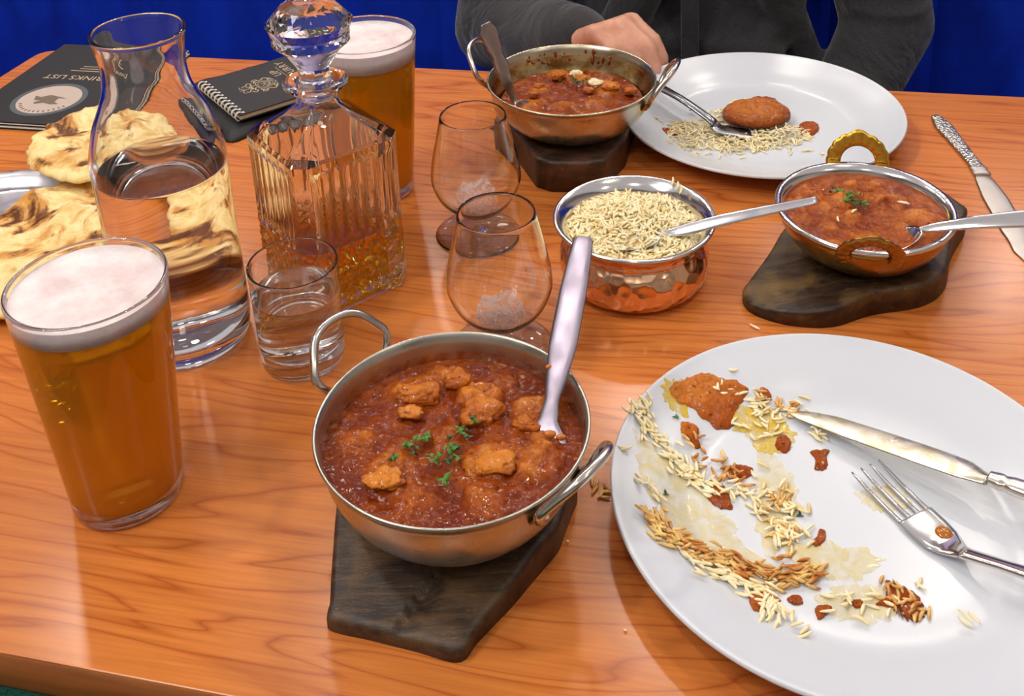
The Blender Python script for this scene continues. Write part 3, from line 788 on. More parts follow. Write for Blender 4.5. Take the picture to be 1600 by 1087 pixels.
MOUND = m_curry('curry_mound_sauce', C(134, 60, 10), C(164, 82, 20), C(200, 116, 42), .007, .020, C(104, 36, 4), sc2=1.2)
FILM = m_film('yellow_oil_film', C(238, 204, 60), .7); FILM2 = m_film('pale_grease_film', C(246, 226, 150), .34)
org = (PN[0], PN[1], .0048)
left = empty('curry_leftovers', org, 'orange sauce and scraps of curry left on the front plate', 'leftovers')
for i, pts in enumerate([
    [(1050, 600), (1075, 592), (1100, 585), (1135, 590), (1160, 600), (1170, 615), (1150, 640), (1145, 665), (1125, 672), (1100, 655), (1085, 640), (1062, 630), (1045, 615)],
    [(1064, 660), (1080, 662), (1092, 672), (1090, 685), (1095, 700), (1086, 700), (1078, 688), (1066, 680)],
    [(1132, 737), (1150, 727), (1172, 730), (1177, 740), (1165, 748), (1145, 744)],
    [(1112, 752), (1125, 755), (1135, 765), (1140, 780), (1145, 795), (1128, 795), (1110, 785), (1106, 768)],
    [(1266, 706), (1282, 704), (1296, 703), (1292, 714), (1293, 730), (1282, 736), (1272, 733), (1274, 719)],
    [(1280, 828), (1290, 832), (1288, 845), (1276, 855), (1268, 848), (1276, 840)],
    [(1190, 605), (1202, 612), (1205, 625), (1190, 628), (1182, 618)],
    [(1384, 905), (1405, 912), (1400, 935), (1410, 950), (1440, 940), (1445, 965), (1415, 972), (1390, 950), (1370, 945), (1385, 930)],
    [(1170, 930), (1190, 925), (1200, 945), (1180, 955)],
    [(1275, 948), (1300, 948), (1290, 962), (1278, 968)], [(1330, 940), (1345, 938), (1350, 948), (1336, 950)],
    [(1230, 935), (1248, 930), (1255, 942), (1240, 945)], [(1215, 685), (1228, 680), (1236, 695), (1228, 708), (1212, 700)]]):
    recalc(mesh('sauce_dollop', *smear(pts, PN, .0022 if i < 2 else .0015, i+3), SAUCE, left, origin=org))
for i, pts in enumerate([
    [(1035, 600), (1050, 592), (1075, 596), (1070, 620), (1075, 650), (1055, 645), (1040, 625)],
    [(1140, 640), (1175, 632), (1200, 640), (1225, 655), (1240, 680), (1232, 705), (1205, 712), (1180, 700), (1160, 680), (1140, 665)]]):
    recalc(mesh('oil_film', *smear(pts, PN, .0004, i+40, .25), FILM, left, origin=org))
for i, pts in enumerate([
    [(1000, 690), (1060, 730), (1110, 780), (1150, 830), (1180, 880), (1240, 900), (1160, 900), (1090, 860), (1040, 800), (1000, 740)],
    [(1190, 700), (1230, 740), (1250, 800), (1230, 860), (1190, 860), (1180, 780)],
    [(1230, 855), (1300, 850), (1370, 868), (1355, 900), (1290, 905), (1230, 890)],
    [(1290, 925), (1350, 910), (1400, 930), (1400, 965), (1330, 970), (1290, 955)],
    [(1340, 770), (1400, 760), (1420, 790), (1370, 800)]]):
    recalc(mesh('grease_film', *smear(pts, PN, .0003, i+60, .3), FILM2, left, origin=org))
for px, py in ((1056, 650), (1236, 800), (1040, 770), (1250, 803), (1205, 775)):
    q = on_plate(px, py, PN, .001)-np.array(org)
    mesh('herb_scrap', *leaf_vf(tuple(q), .0028, R.uniform(0, 6), .1), HERB if px == 1056 else HERBD, left, smooth=False)
G = rice_line([(1000, 625), (1010, 665), (1040, 700), (1075, 740), (1110, 770)], .0035, 95, PN, dirn=1, pile=.6)
G += rice_line([(985, 640), (1000, 650), (1020, 690)], .0022, 16, PN, dirn=1)
G += rice_line([(1000, 750), (1030, 790)], .0018, 8, PN, dirn=1) + rice_line([(1160, 665), (1215, 660)], .006, 18, PN, pile=.4)
G += rice_line([(1120, 600), (1170, 625), (1200, 640), (1250, 640)], .005, 36, PN, pile=.7) + rice_line([(1060, 730), (1150, 770), (1200, 800)], .0045, 50, PN, pile=.7)
G += rice_line([(1190, 760), (1230, 790), (1225, 830), (1235, 850)], .0055, 55, PN, pile=.7) + rice_line([(1080, 870), (1130, 900), (1200, 935), (1200, 965)], .004, 90, PN, pile=.9, dirn=1)
G += rice_line([(1290, 690), (1270, 680)], .004, 8, PN) + rice_line([(1310, 930), (1380, 955)], .005, 16, PN) + rice_line([(1255, 993), (1250, 985)], .002, 3, PN) + rice_line([(1500, 960), (1510, 975)], .003, 3, PN) + rice_line([(1440, 915), (1450, 925)], .0015, 2, PN) + rice_line([(975, 700), (985, 708)], .001, 2, PN)
o = mesh('rice_scraps', *grain_mesh(G), RICE, None, origin=org); o.location = org; tag(o, 'pale rice grains scattered over the front plate', 'rice', kind='stuff')
G = rice_line([(1020, 810), (1040, 835), (1080, 860), (1130, 880), (1180, 900), (1240, 900), (1270, 895)], .0042, 250, PN, dirn=1, pile=1.2)
G += rice_line([(1070, 690), (1120, 730), (1160, 760)], .0045, 26, PN) + rice_line([(1390, 925), (1400, 940), (1430, 960)], .004, 26, PN, pile=1.2)
G += rice_line([(1190, 620), (1240, 640), (1230, 650)], .003, 20, PN) + rice_line([(1240, 780), (1190, 800), (1230, 850)], .005, 28, PN)
o = mesh('stained_rice_scraps', *grain_mesh(G), RICEO, None, origin=org); o.location = org; tag(o, 'orange sauce-stained rice pushed to the front plate edge', 'rice', kind='stuff')

# far plate food
org = (PF[0], PF[1], .0048)
fl = empty('curry_leftovers', org, 'brown curry heaped over rice on the far plate', 'leftovers')
def fsm(pts, th, seed, m, name, lo=.0003, jag=.1):
    return recalc(mesh(name, *smear(pts, PF, th, seed, jag, .5, 80, 14, lo), m, fl, origin=org))
fsm([(1165, 160), (1185, 152), (1212, 156), (1212, 164), (1185, 168)], .0025, 80, SAUCE, 'sauce_dollop')
fsm([(1250, 195), (1268, 190), (1280, 200), (1270, 212), (1252, 210)], .0022, 81, SAUCE, 'sauce_dollop')
fsm([(1035, 200), (1060, 204), (1062, 212), (1045, 212)], .0016, 82, SAUCE, 'sauce_dollop')
fsm([(1140, 215), (1170, 222), (1190, 215), (1160, 208)], .0025, 83, SAUCE, 'sauce_dollop')
# mound of curry sitting on the fork
mc = on_plate(1181, 192, PF)
pts = [(mc[0]+.0335*math.cos(a), mc[1]+.0260*math.sin(a)) for a in np.linspace(0, 2*PI, 17)[:-1]]
recalc(mesh('curry_mound', *patch(pts, lambda X, Y, D: .0150+.0105*np.sqrt(np.clip(1-D**2.2, 0, 1))+.0016*fbm(X*120, Y*120, 2, 4, 8)*(D < .98)+.0015*(.3-np.abs(fbm(X*200, Y*200, 2, 3, 4)))*(D < .98), lambda X, Y, D: .0122+0*X, 160, 50), MOUND, fl, origin=org))
def rheap(cx, cy, rx, ry, h, n_, rot=0):
    G = []; cc = on_plate(cx, cy, PF)
    for i in range(n_):
        a = R.uniform(0, 2*PI); q = math.sqrt(R.random()); u_, v_ = q*math.cos(a)*rx, q*math.sin(a)*ry
        x = cc[0]+u_*math.cos(rot)-v_*math.sin(rot); y = cc[1]+u_*math.sin(rot)+v_*math.cos(rot)
        z = pz(math.hypot(x-PF[0], y-PF[1]))+.001+h*R.random()*(1-q**2); G.append(rgrain(x, y, z, .3, r=.0010))
    return G
G = rheap(1090, 215, .030, .028, .007, 230, -.3)+rheap(1160, 225, .030, .020, .007, 180, .2)+rheap(1215, 215, .034, .022, .008, 240, .3)+rheap(1150, 190, .035, .030, .006, 160)+rheap(1070, 200, .018, .014, .004, 50)+rheap(1120, 235, .05, .02, .001, 30)+rheap(1240, 235, .02, .012, .001, 6)+rheap(1020, 185, .01, .004, .001, 3)
G = [(a_, b_, L_*1.12, r_*.82, be, u_) for a_, b_, L_, r_, be, u_ in G]
G += rheap(1285, 240, .004, .003, .001, 2)+rheap(1170, 165, .02, .012, .004, 50)
o = mesh('boiled_rice', *grain_mesh(G), RICE, None, origin=org); o.location = org; tag(o, 'boiled rice spread over the middle of the far plate', 'rice', kind='stuff')
q = on_plate(1082, 172, PF, .004)-np.array(org); mesh('herb_scrap', *leaf_vf(tuple(q), .004, 1, .3), HERBD, fl)

# stray rice on the table
for i, (px, py, th) in enumerate(((1177, 509, -.45), (1186, 512, -.2))):
    pass
G = [rgrain(*at(1179, 510, .0012), .02, L=.0095, th=-.5)]
o = mesh('rice_grain', *grain_mesh(G), RICE, None, origin=at(1179, 510, 0)); o.location = at(1179, 510, 0); tag(o, 'single rice grain on the table above the front plate', 'rice grain')
G = [rgrain(*at(px, py, .0012), .02) for px, py in ((925, 752), (932, 756), (940, 762), (946, 768), (950, 760), (938, 772), (944, 776), (930, 765))]
o = mesh('spilled_rice', *grain_mesh(G), RICEO, None, origin=at(938, 764, 0)); o.location = at(938, 764, 0); tag(o, 'few spilled rice grains between the front pan and plate', 'rice', kind='stuff')
G = [rgrain(*at(px, py, .001), .02, L=.0022, r=.0007) for px, py in ((887, 845), (977, 984), (708, 957))][:2]
o = mesh('rice_crumbs', *grain_mesh(G), RICE, None, origin=at(930, 915, 0)); o.location = at(930, 915, 0); tag(o, 'tiny pale crumbs on the bare table in front', 'crumbs', kind='stuff')

# ------------------------------------------------------------------ cutlery
def cutlery_root(name, org, label, cat='cutlery', group=None): return empty(name, tuple(org), label, cat, group)
# knife on the front plate
tip = on_plate(1240, 640, PN, .0030); dirp = at(1590, 762, .0255)
d = dirp-tip; L = np.linalg.norm(d); d /= L
side = np.cross(d, (0, 0, 1)); side /= np.linalg.norm(side)
kn = cutlery_root('table_knife', tip, 'steel table knife with a greasy blade resting on the front plate', 'knife')
S_ = L/.150
prof = [(0, .0005, .0004), (.004, .0035, .0006), (.012, .0058, .0007), (.030, .0080, .0008), (.060, .0088, .0009), (.095, .0092, .0011), (.118, .0088, .0013), (.128, .0062, .0020), (.133, .0050, .0026)]
def ladder(prof, d, side, tip, S_, asym=None, z=lambda t: 0):
    P, W, Tt = [], [], []
    pr = np.array(prof); ts = np.interp(np.linspace(0, 1, 40)**1.2, np.linspace(0, 1, len(pr)), pr[:, 0])
    for t in ts:
        w_ = np.interp(t, pr[:, 0], pr[:, 1]); th_ = np.interp(t, pr[:, 0], pr[:, 2])
        off = asym(t, w_) if asym else 0
        P.append(tip+d*t*S_+side*off+np.array([0, 0, z(t)])); W.append(w_*1.0); Tt.append(th_)
    return P, W, Tt
BLADE = m_steel('greasy_blade', (.66, .64, .58), .28, stain=C(176, 166, 128))
P, W, Tt = ladder(prof, d, side, tip, S_, lambda t, w_: (w_-.0088)*-.6)
mesh('blade', *loft(P, W, Tt, n=12, power=1.4), BLADE, kn, origin=tip)
prof = [(.133, .0046, .0030), (.140, .0058, .0034), (.143, .0048, .0032), (.147, .0058, .0036), (.155, .0062, .0038), (.18, .0068, .0040), (.215, .0085, .0040), (.228, .0070, .0034), (.232, .003, .002)]
P, W, Tt = ladder(prof, d, side, tip, S_)
mesh('handle', *loft(P, W, Tt, n=16, power=3), STEEL, kn, origin=tip)
# fork on the front plate
f0 = on_plate(1352, 728, PN, .004); fs = at(1500, 862, .0105); fe = at(1598, 893, .0250)
fk = cutlery_root('table_fork', f0, 'steel four-tined fork with a drop of sauce lying on the front plate', 'fork')
d1 = (fs-f0); d1[2] = 0; L1 = np.linalg.norm(d1); d1 /= L1; sd = np.cross(d1, (0, 0, 1)); sd /= np.linalg.norm(sd)
def forkz(t): return .0035+.0062*(1-t)**2 if t < .8 else .0035+.0062*(1-t)**2
wide = .0105
for i in range(4):
    o_ = (i-1.5)/1.5*wide; P = []
    for t in np.linspace(-.0, .62, 14):
        p = f0+d1*t*L1+sd*(o_*(1-.05*t)+ (1-t)*(.0)); z = .0078+.0055*((.62-t)/.62)**1.5*.2-.004*math.sin(PI*min(t/.9, 1))*.55
        P.append(np.array([p[0], p[1], z]))
    mesh('tine', *loft(P, np.interp(np.linspace(0, 1, 14), [0, .15, 1], [.0005, .0011, .0021]), np.interp(np.linspace(0, 1, 14), [0, .15, 1], [.0004, .0009, .0011]), n=8, power=2.6), STEELB, fk, origin=f0)
P, W, Tt = [], [], []
for t, w_, th_, z in ((.55, .0126, .0009, .0062), (.70, .0128, .0010, .0060), (.82, .0120, .0012, .0062), (.92, .0090, .0014, .0075), (1.0, .0058, .0017, .0098), (1.07, .0046, .0019, .0128)):
    p = f0+d1*t*L1; P.append(np.array([p[0], p[1], z+.0008])); W.append(w_); Tt.append(th_)
PP = spline(P, 6); WW = np.interp(np.linspace(0, 5, len(PP)), range(6), W); TT = np.interp(np.linspace(0, 5, len(PP)), range(6), Tt)
mesh('fork_head', *loft(PP, WW, TT, n=14, power=2.6), STEELB, fk, origin=f0)
hd = fe-P[-1]; hd = hd/np.linalg.norm(hd); hh = [P[-1]-hd*.004, P[-1]+hd*.02, P[-1]+hd*.05, P[-1]+hd*.085, P[-1]+hd*.115, P[-1]+hd*.120]
mesh('handle', *loft(spline(hh, 5), np.interp(np.linspace(0, 5, 26), range(6), [.0046, .0040, .0052, .0078, .0085, .003]), .0018, n=14, power=2.6), STEELB, fk, origin=f0)
q = at(1475, 832, .0080); dr = mesh('sauce_drop', *lathe([(0, -.001)]+[(.0048*math.cos(a), .0022*math.sin(a)) for a in np.linspace(0, PI/2, 7)], 24, (q[0], q[1], .0078)), NT('amber_sauce').set(base=C(176, 100, 6), rough=.1, coat=.5).m, fk, origin=f0)

# serving fork standing in the near curry
b0 = np.array([.0095, .4975, .0600]); e0 = aty(912, 370, .592); dd = e0-b0; LL = np.linalg.norm(dd); dd /= LL
vw = np.array([0, 0, CH])-b0; vw /= np.linalg.norm(vw)
sf = cutlery_root('serving_spoon', b0, 'steel serving spoon standing in the front curry, handle leaning back', 'spoon')
LILS = m_steel('satin_lilac_tint', (.26, .225, .275), .38)  # lavender reflection on the handle is put into the base colour
P = [b0-dd*.012, b0, b0+dd*.010, b0+dd*.022, b0+dd*.035, b0+dd*.055, b0+dd*.085, b0+dd*LL*.9, e0-dd*.003, e0]
PP = spline(P, 5)
kk = np.linspace(0, 9, len(PP)); W = np.interp(kk, range(10), [.017, .0135, .0060, .0044, .0066, .0090, .0088, .0074, .0066, .0045]); Tt = np.interp(kk, range(10), [.0008, .0009, .0014, .0018, .0016, .0013, .0012, .0012, .0012, .0009])
side_ = np.array([.93, -.30, .15])
upv = np.cross(side_, dd)
mesh('handle', *loft(PP, W, Tt, up=tuple(upv), n=16, power=2.8), LILS, sf, origin=b0)
sb = NT('curry_on_steel').set(base=C(196, 108, 20), rough=.25, coat=.4).m
for i, (t, o_, s_) in enumerate(((.001, -.010, .0022), (.002, .003, .003), (.001, .010, .0022), (.040, -.0055, .0016))):
    q = b0+dd*t+side_*o_+upv/np.linalg.norm(upv)*.001*(1 if vw@upv > 0 else -1)
    v, f = lathe([(0, -1)]+[(math.cos(b), math.sin(b)) for b in np.linspace(-1.2, 1.2, 6)]+[(0, 1)], 12)
    v = np.array(v)*s_*np.array([1.4, .8, .9])+q; mesh('sauce_smear', v, f, sb, sf, origin=b0)

def spoon_bowl(c, d, up, lw=.021, ww=.0145, dep=.006, th=.0008, n=26):
    """open egg-shaped spoon bowl with its hollow upwards; c centre, d towards the tip"""
    d = np.asarray(d, float)/np.linalg.norm(d); up = np.asarray(up, float); up = up-d*(up@d); up /= np.linalg.norm(up); s = np.cross(d, up)
    V, F = [], []; rg = 9
    for side in (0, 1):
        V.append(c-up*(dep+side*th))
        for j in range(1, rg+1):
            q = j/rg
            for k in range(n):
                a = 2*PI*k/n; ex = math.cos(a); w_ = ww*(1-.16*ex)
                V.append(c+d*lw*q*ex+s*w_*q*math.sin(a)-up*(dep*(1-q**2)+side*th))
    m_ = 1+rg*n
    for side in (0, 1):
        o = side*m_
        for k in range(n):
            k2 = (k+1) % n; F.append((o, o+1+k, o+1+k2) if not side else (o, o+1+k2, o+1+k))
        for j in range(rg-1):
            a = o+1+j*n; b = a+n
            for k in range(n):
                k2 = (k+1) % n; F.append((a+k, b+k, b+k2, a+k2) if not side else (a+k, a+k2, b+k2, b+k))
    a = 1+(rg-1)*n
    for k in range(n):
        k2 = (k+1) % n; F.append((a+k, m_+a+k, m_+a+k2, a+k2))
    return V, F
def spoon(org, bowl_c, neck, mids, end, widths, label, m, ornate=False, upb=(0, 0, 1), lw=.023):
    t = cutlery_root('serving_spoon', org, label, 'spoon'); d = bowl_c-neck; d = d/np.linalg.norm(d)
    recalc(mesh('spoon_bowl', *spoon_bowl(bowl_c, d, upb, lw), m, t, origin=org))
    P = spline([bowl_c-d*lw*.95, neck]+mids+[end], 10); k_ = len(widths)
    W = np.interp(np.linspace(0, k_-1, len(P)), range(k_), widths)
    if ornate: W = W*(1+.05*np.sin(np.linspace(0, 40, len(P))))
    vd = np.array([0, -.5, .9])
    mesh('handle', *loft(P, W, np.clip(W*.3, .0009, .0016), up=tuple(vd), n=16, power=2.4), m, t, origin=org); return t
# spoon in the rice bowl
bcn = at(985, 372, .050); nk = at(1060, 361, .054); en = at(1277, 312, .084)
SILV = m_steel('silver_spoon', (.66, .65, .68), .2)
spoon(bcn, bcn, nk, [nk*.6+en*.4+np.array([0, 0, .001])], en, [.0035, .0028, .0048, .0050, .0040, .0030], 'silver spoon lying in the copper rice bowl', SILV)
# spoon in the right bowl
nk = at(1450, 357, .064); bcn = at(1420, 372, .052)+np.array([-.012, 0, -.002]); en = at(1640, 338, .088)
spoon(bcn, bcn, nk, [at(1500, 350, .072), at(1580, 343, .082)], at(1760, 330, .10), [.0030, .0026, .0036, .0048, .0058, .0075, .007], 'steel spoon resting in the brass curry bowl, handle out to the right', STEELB)
# spoon in the far pan, ornate handle
b1 = at(808, 168, .060); t1 = aty(758, 36, .925); dirn = t1-b1
spoon(b1, b1-np.array([-.010, .006, .004]), b1+dirn*.10, [b1+dirn*.35, b1+dirn*.62, b1+dirn*.85], t1, [.003, .0026, .0034, .0052, .0072, .0060, .0088, .0085, .004], 'ornate steel spoon standing in the far curry pan', m_steel('dark_ornate_steel', (.40, .35, .34), .26), True, lw=.015)

# fork carrying the curry on the far plate
g0 = on_plate(1233, 203, PF, .006); neck = at(1125, 202, .0125); kn2 = at(1108, 185, .020); hend = at(1026, 133, .034); hh2 = hend+(hend-kn2)*.55
ff = cutlery_root('table_fork', neck, 'fork loaded with curry on the far plate, dark reflection painted into its steel', 'fork')
DST = m_steel('painted_dark_reflection', (.22, .22, .24), .2)  # reflection of the black shirt painted in as a dark base colour
P = spline([kn2*.5+neck*.5, neck, neck*.72+g0*.28+np.array([0, 0, -.002]), neck*.55+g0*.45+np.array([0, 0, -.003])], 6)
mesh('fork_head', *loft(P, np.interp(np.linspace(0, 3, len(P)), range(4), [.0045, .0095, .0125, .0128]), .0010, n=14, power=2.5), DST, ff, origin=neck)
d2 = g0-neck; d2[2] = 0; d2 /= np.linalg.norm(d2); s2 = np.cross(d2, (0, 0, 1))
for i in range(4):
    o_ = s2*(i-1.5)/1.5*.0108
    P = spline([neck*.6+g0*.4+o_+np.array([0, 0, -.003]), neck*.3+g0*.7+o_+np.array([0, 0, -.003]), g0+o_+np.array([0, 0, .002])], 6)
    mesh('tine', *loft(P, np.linspace(.0021, .0006, len(P)), np.linspace(.0011, .0005, len(P)), n=8, power=2.5), STEELB, ff, origin=neck)
P = spline([neck*.5+kn2*.5, kn2, kn2*.5+hend*.5+np.array([0, 0, .002]), hend, hh2], 8)
mesh('handle', *loft(P, np.interp(np.linspace(0, 4, len(P)), range(5), [.0062, .0052, .0050, .0058, .0075]), .0020, n=12, power=2.5), DST, ff, origin=neck)

KST = m_steel('satin_knife_steel', (.56, .52, .48), .40)
# table knife at the far right
k0 = at(1462, 182, .002); k1 = at(1528, 262, .002); k2 = at(1607, 392, .002)
rk = cutlery_root('table_knife', k0, 'steel table knife with an engraved handle lying right of the brass bowl', 'knife')
ENG = NT('engraved_steel'); eb = ENG.n('ShaderNodeTexVoronoi', feature='DISTANCE_TO_EDGE', inp={'Vector': ENG.co(), 'Scale': 260})
ENG.set(base=(.50, .47, .44), metal=1.0, rough=.3); ENG.bump(eb.outputs[0], .9, .0012)
P = spline([k0, k0*.8+k1*.2, k0*.5+k1*.5, k0*.2+k1*.8, k1], 6)
mesh('handle', *loft(P, np.interp(np.linspace(0, 4, len(P)), range(5), [.0045, .0088, .0072, .0062, .0066]), .0020, n=14, power=3), ENG.m, rk, origin=k0)
P = spline([k1, k1+(k2-k1)*.05, k1+(k2-k1)*.10], 3)
mesh('bolster', *loft(P, [.0072, .0080, .0075, .0070, .0078, .0080, .0062], .0024, n=14, power=3), KST, rk, origin=k0)
dk = (k2-k1)/np.linalg.norm(k2-k1); sk = np.cross(dk, (0, 0, 1))
P = [k1+dk*t+sk*o_-np.array([0, 0, .001]) for t, o_ in zip(np.linspace(.008, .145, 24), np.interp(np.linspace(0, 1, 24), [0, .2, .8, 1], [0, 0, .001, .006]))]
mesh('blade', *loft(P, np.interp(np.linspace(0, 1, 24), [0, .08, .3, .7, .92, 1], [.0045, .0080, .0108, .0108, .0075, .001]), .0008, n=12, power=1.6), KST, rk, origin=k0)

# ------------------------------------------------------------------ glassware
def glass_vf(outer, inner, n=128, c=(0, 0, 0)):
    """outer profile bottom->top, inner top->bottom, both (r,z); closed at both poles"""
    return lathe(list(outer)+list(inner), n, c)
def lip(ro, z, t):
    return [(ro, z-t*.5), (ro-t*.15, z-t*.12), (ro-t*.5, z), (ro-t*.85, z-t*.12), (ro-t, z-t*.5)]
# pint glasses
BEER = m_liquid('amber_beer', 1.34, 60, (.99, .82, .06), .62, C(255, 172, 0), False)
def pint(c, label, blabel, foam_top, foam_th, seed, rr=.0450):
    org = (c[0], c[1], 0); H = .1534; r0 = .0328
    def ro(z): return r0+(rr-r0)*(z/H)
    outer = [(0, .0010), (.024, .0006), (.0300, 0), (r0-.0004, .0016)]+[(ro(z), z) for z in np.linspace(.004, H-.002, 14)]
    t = .0024
    inner = [(ro(z)-t, z) for z in np.linspace(H-.002, .013, 12)]+[(r0-.0055, .0098), (.018, .0088), (0, .0086)]
    e = .00025; fb = foam_top-foam_th
    above, below = split_at(inner, fb)
    t_ = empty('pint_glass', org, label, 'glass'); mesh('glass_body', *lathe(outer+lip(rr, H, t)+above, 128, (c[0], c[1], 0)), GLASS, t_, origin=org)
    b = liquid('beer', below, fb, BEER, org, blabel, 'beer', meniscus=False)
    def top(X, Y, D):
        h = .0005*fbm(X*70, Y*70, seed, 3, seed)
        rr_ = random.Random(seed)
        for _ in range(9):
            a = rr_.uniform(0, 6.28); q = rr_.uniform(0, .028); s_ = rr_.uniform(.002, .006)
            d = np.hypot(X-c[0]-q*math.cos(a), Y-c[1]-q*math.sin(a))/s_; h = h-.0007*np.clip(1-d**4, 0, 1)+.0005*np.exp(-((d-1.15)/.18)**2)
        e_ = np.clip((D-.86)/.14, 0, 1); return foam_top+h*(D < .97)+.0016*e_**2
    R2 = ro(foam_top)-t+e
    pts = [(c[0]+R2*math.cos(a), c[1]+R2*math.sin(a)) for a in np.linspace(0, 2*PI, 33)[:-1]]
    recalc(mesh('foam', *patch(pts, top, lambda X, Y, D: fb+.0+0*X, 128, 50), m_foam(), b, origin=org))
pint((-.247, .5334), 'pint glass in the front left, nearly full', 'amber beer with white foam in the front left pint glass', .1475, .0100, 5)
pint((-.1281, .8877), 'pint glass standing behind the crystal decanter', 'amber beer with a thick white head in the pint glass behind the decanter', .1470, .0150, 17)

# carafe
cc = (-.2497, .6866); org = (*cc, 0)
O = [(0, .0030), (.030, .0022), (.040, 0), (.0440, .0015), (.0460, .007), (.0466, .020), (.0462, .06), (.0458, .100), (.0460, .130), (.0462, .148), (.0448, .160), (.0405, .176), (.0345, .190), (.0298, .202), (.0282, .214), (.0284, .224), (.0298, .234), (.0318, .2430)]
I = [(a-.0026 if b > .02 else a, b) for a, b in O if b >= .020][::-1]
I = [(r_, z_) for r_, z_ in I if z_ < .243]+[(.0428, .0150), (.038, .0112), (.025, .0100), (0, .0100)]
Os = [tuple(p) for p in spline(O, 4)]; Is = [tuple(p) for p in spline([(.0292, .2420)]+I, 4)]
Os = [(max(r_, 0), z_) for r_, z_ in Os]; Is = [(max(r_, 0), z_) for r_, z_ in Is]
ca = empty('water_carafe', org, 'clear glass carafe with a narrow neck between the beer and the naan', 'carafe')
lvl = .1420; above, below = split_at(Is, lvl)
mesh('glass_body', *lathe(Os+lip(.0321, .2446, .0030)+above, 128, org), GLASS, ca, origin=org)
WATER = m_liquid('water', 1.33)
liquid('water', below, lvl, WATER, org, 'still water filling the lower half of the glass carafe', 'water')

# tumbler
tc_ = (-.1584, .6542); org = (*tc_, 0)
O = [(0, .0016), (.022, .0012), (.0265, 0), (.0288, .0018), (.0296, .006), (.0300, .02), (.0306, .05), (.0313, .0780)]
I = [(.0297, .0775), (.0290, .05), (.0284, .022), (.0275, .0150), (.022, .0125), (0, .0120)]
tm = empty('water_tumbler', org, 'small clear drinking tumbler standing beside the decanter', 'glass')
Os = [(max(a, 0), b_) for a, b_ in spline(O, 4)]; Is = [(max(a, 0), b_) for a, b_ in spline(I, 5)]
lvl = .0570; above, below = split_at(Is, lvl)
mesh('glass_body', *lathe(Os+lip(.0315, .0797, .0018)+above, 96, org), GLASS, tm, origin=org)
liquid('water', below, lvl, WATER, org, 'water in the small tumbler beside the decanter', 'water', 96)

# brandy snifters
PALEM = NT('pale_mottled_patch'); PALEM.set(base=C(240, 226, 226), rough=.5, alpha=PALEM.ramp(PALEM.noise(PALEM.co(), 230, 4, .65, .5), [(.36, (.16,)*3), (.60, (.75,)*3)]), spec=.6)  # pale mottled see-through patch over the front of each bowl
def snifter(c, label, zc=.056, da=0.0):
    org = (c[0], c[1], 0)
    O = [(0, .0004), (.028, 0), (.0356, .0004), (.0358, .0012), (.030, .0022), (.012, .0042), (.0052, .0075), (.0042, .0120), (.0050, .0165), (.0090, .0200), (.0200, .0258), (.0310, .0370), (.0366, .0500), (.0372, .0600), (.0352, .0740), (.0310, .0930), (.0272, .1110)]
    I = [(.0260, .1108), (.0299, .0930), (.0341, .0740), (.0361, .0600), (.0355, .0505), (.0300, .0382), (.0190, .0275), (.0090, .0228), (0, .0215)]
    Os = [(max(a, 0), b_) for a, b_ in spline(O, 4)]; Is = [(max(a, 0), b_) for a, b_ in spline(I, 4)]
    g = empty('brandy_snifter', org, label, 'glass', 'brandy snifters')
    recalc(mesh('glass_body', *lathe(Os+lip(.0270, .1119, .0011)+Is, 96, org), GLASS, g, origin=org))
    zz = np.array([p[1] for p in Os if p[1] > .0165]); rr = np.array([p[0] for p in Os if p[1] > .0165]); a0 = math.atan2(-c[1], -c[0])+da
    V, F = [], []; nr_, na = 16, 48
    for j in range(nr_+1):
        q = j/nr_
        for k in range(na):
            t = 2*PI*k/na; ry = .0165*(1+.10*math.sin(5*t+1)+.20*math.exp(-((t-PI/2-.75)/.22)**2)+.24*math.exp(-((t-PI/2+.65)/.22)**2)-.12*math.exp(-((t-PI/2)/.25)**2))
            z = zc+q*ry*math.sin(t); rad = float(np.interp(z, zz, rr))+.00012; a = a0+q*.0150*math.cos(t)*(1.15-.15*math.sin(t))/rad
            V.append((c[0]+rad*math.cos(a), c[1]+rad*math.sin(a), z))
    for j in range(nr_):
        for k in range(na): F.append((j*na+k, (j+1)*na+k, (j+1)*na+(k+1) % na, j*na+(k+1) % na))
    mesh('pale_mark', V, F, PALEM.m, g, origin=org)
snifter((-.0155, .6561), 'empty brandy snifter just behind the front curry pan')
snifter((-.0343, .8057), 'empty brandy snifter in front of the far curry pan')

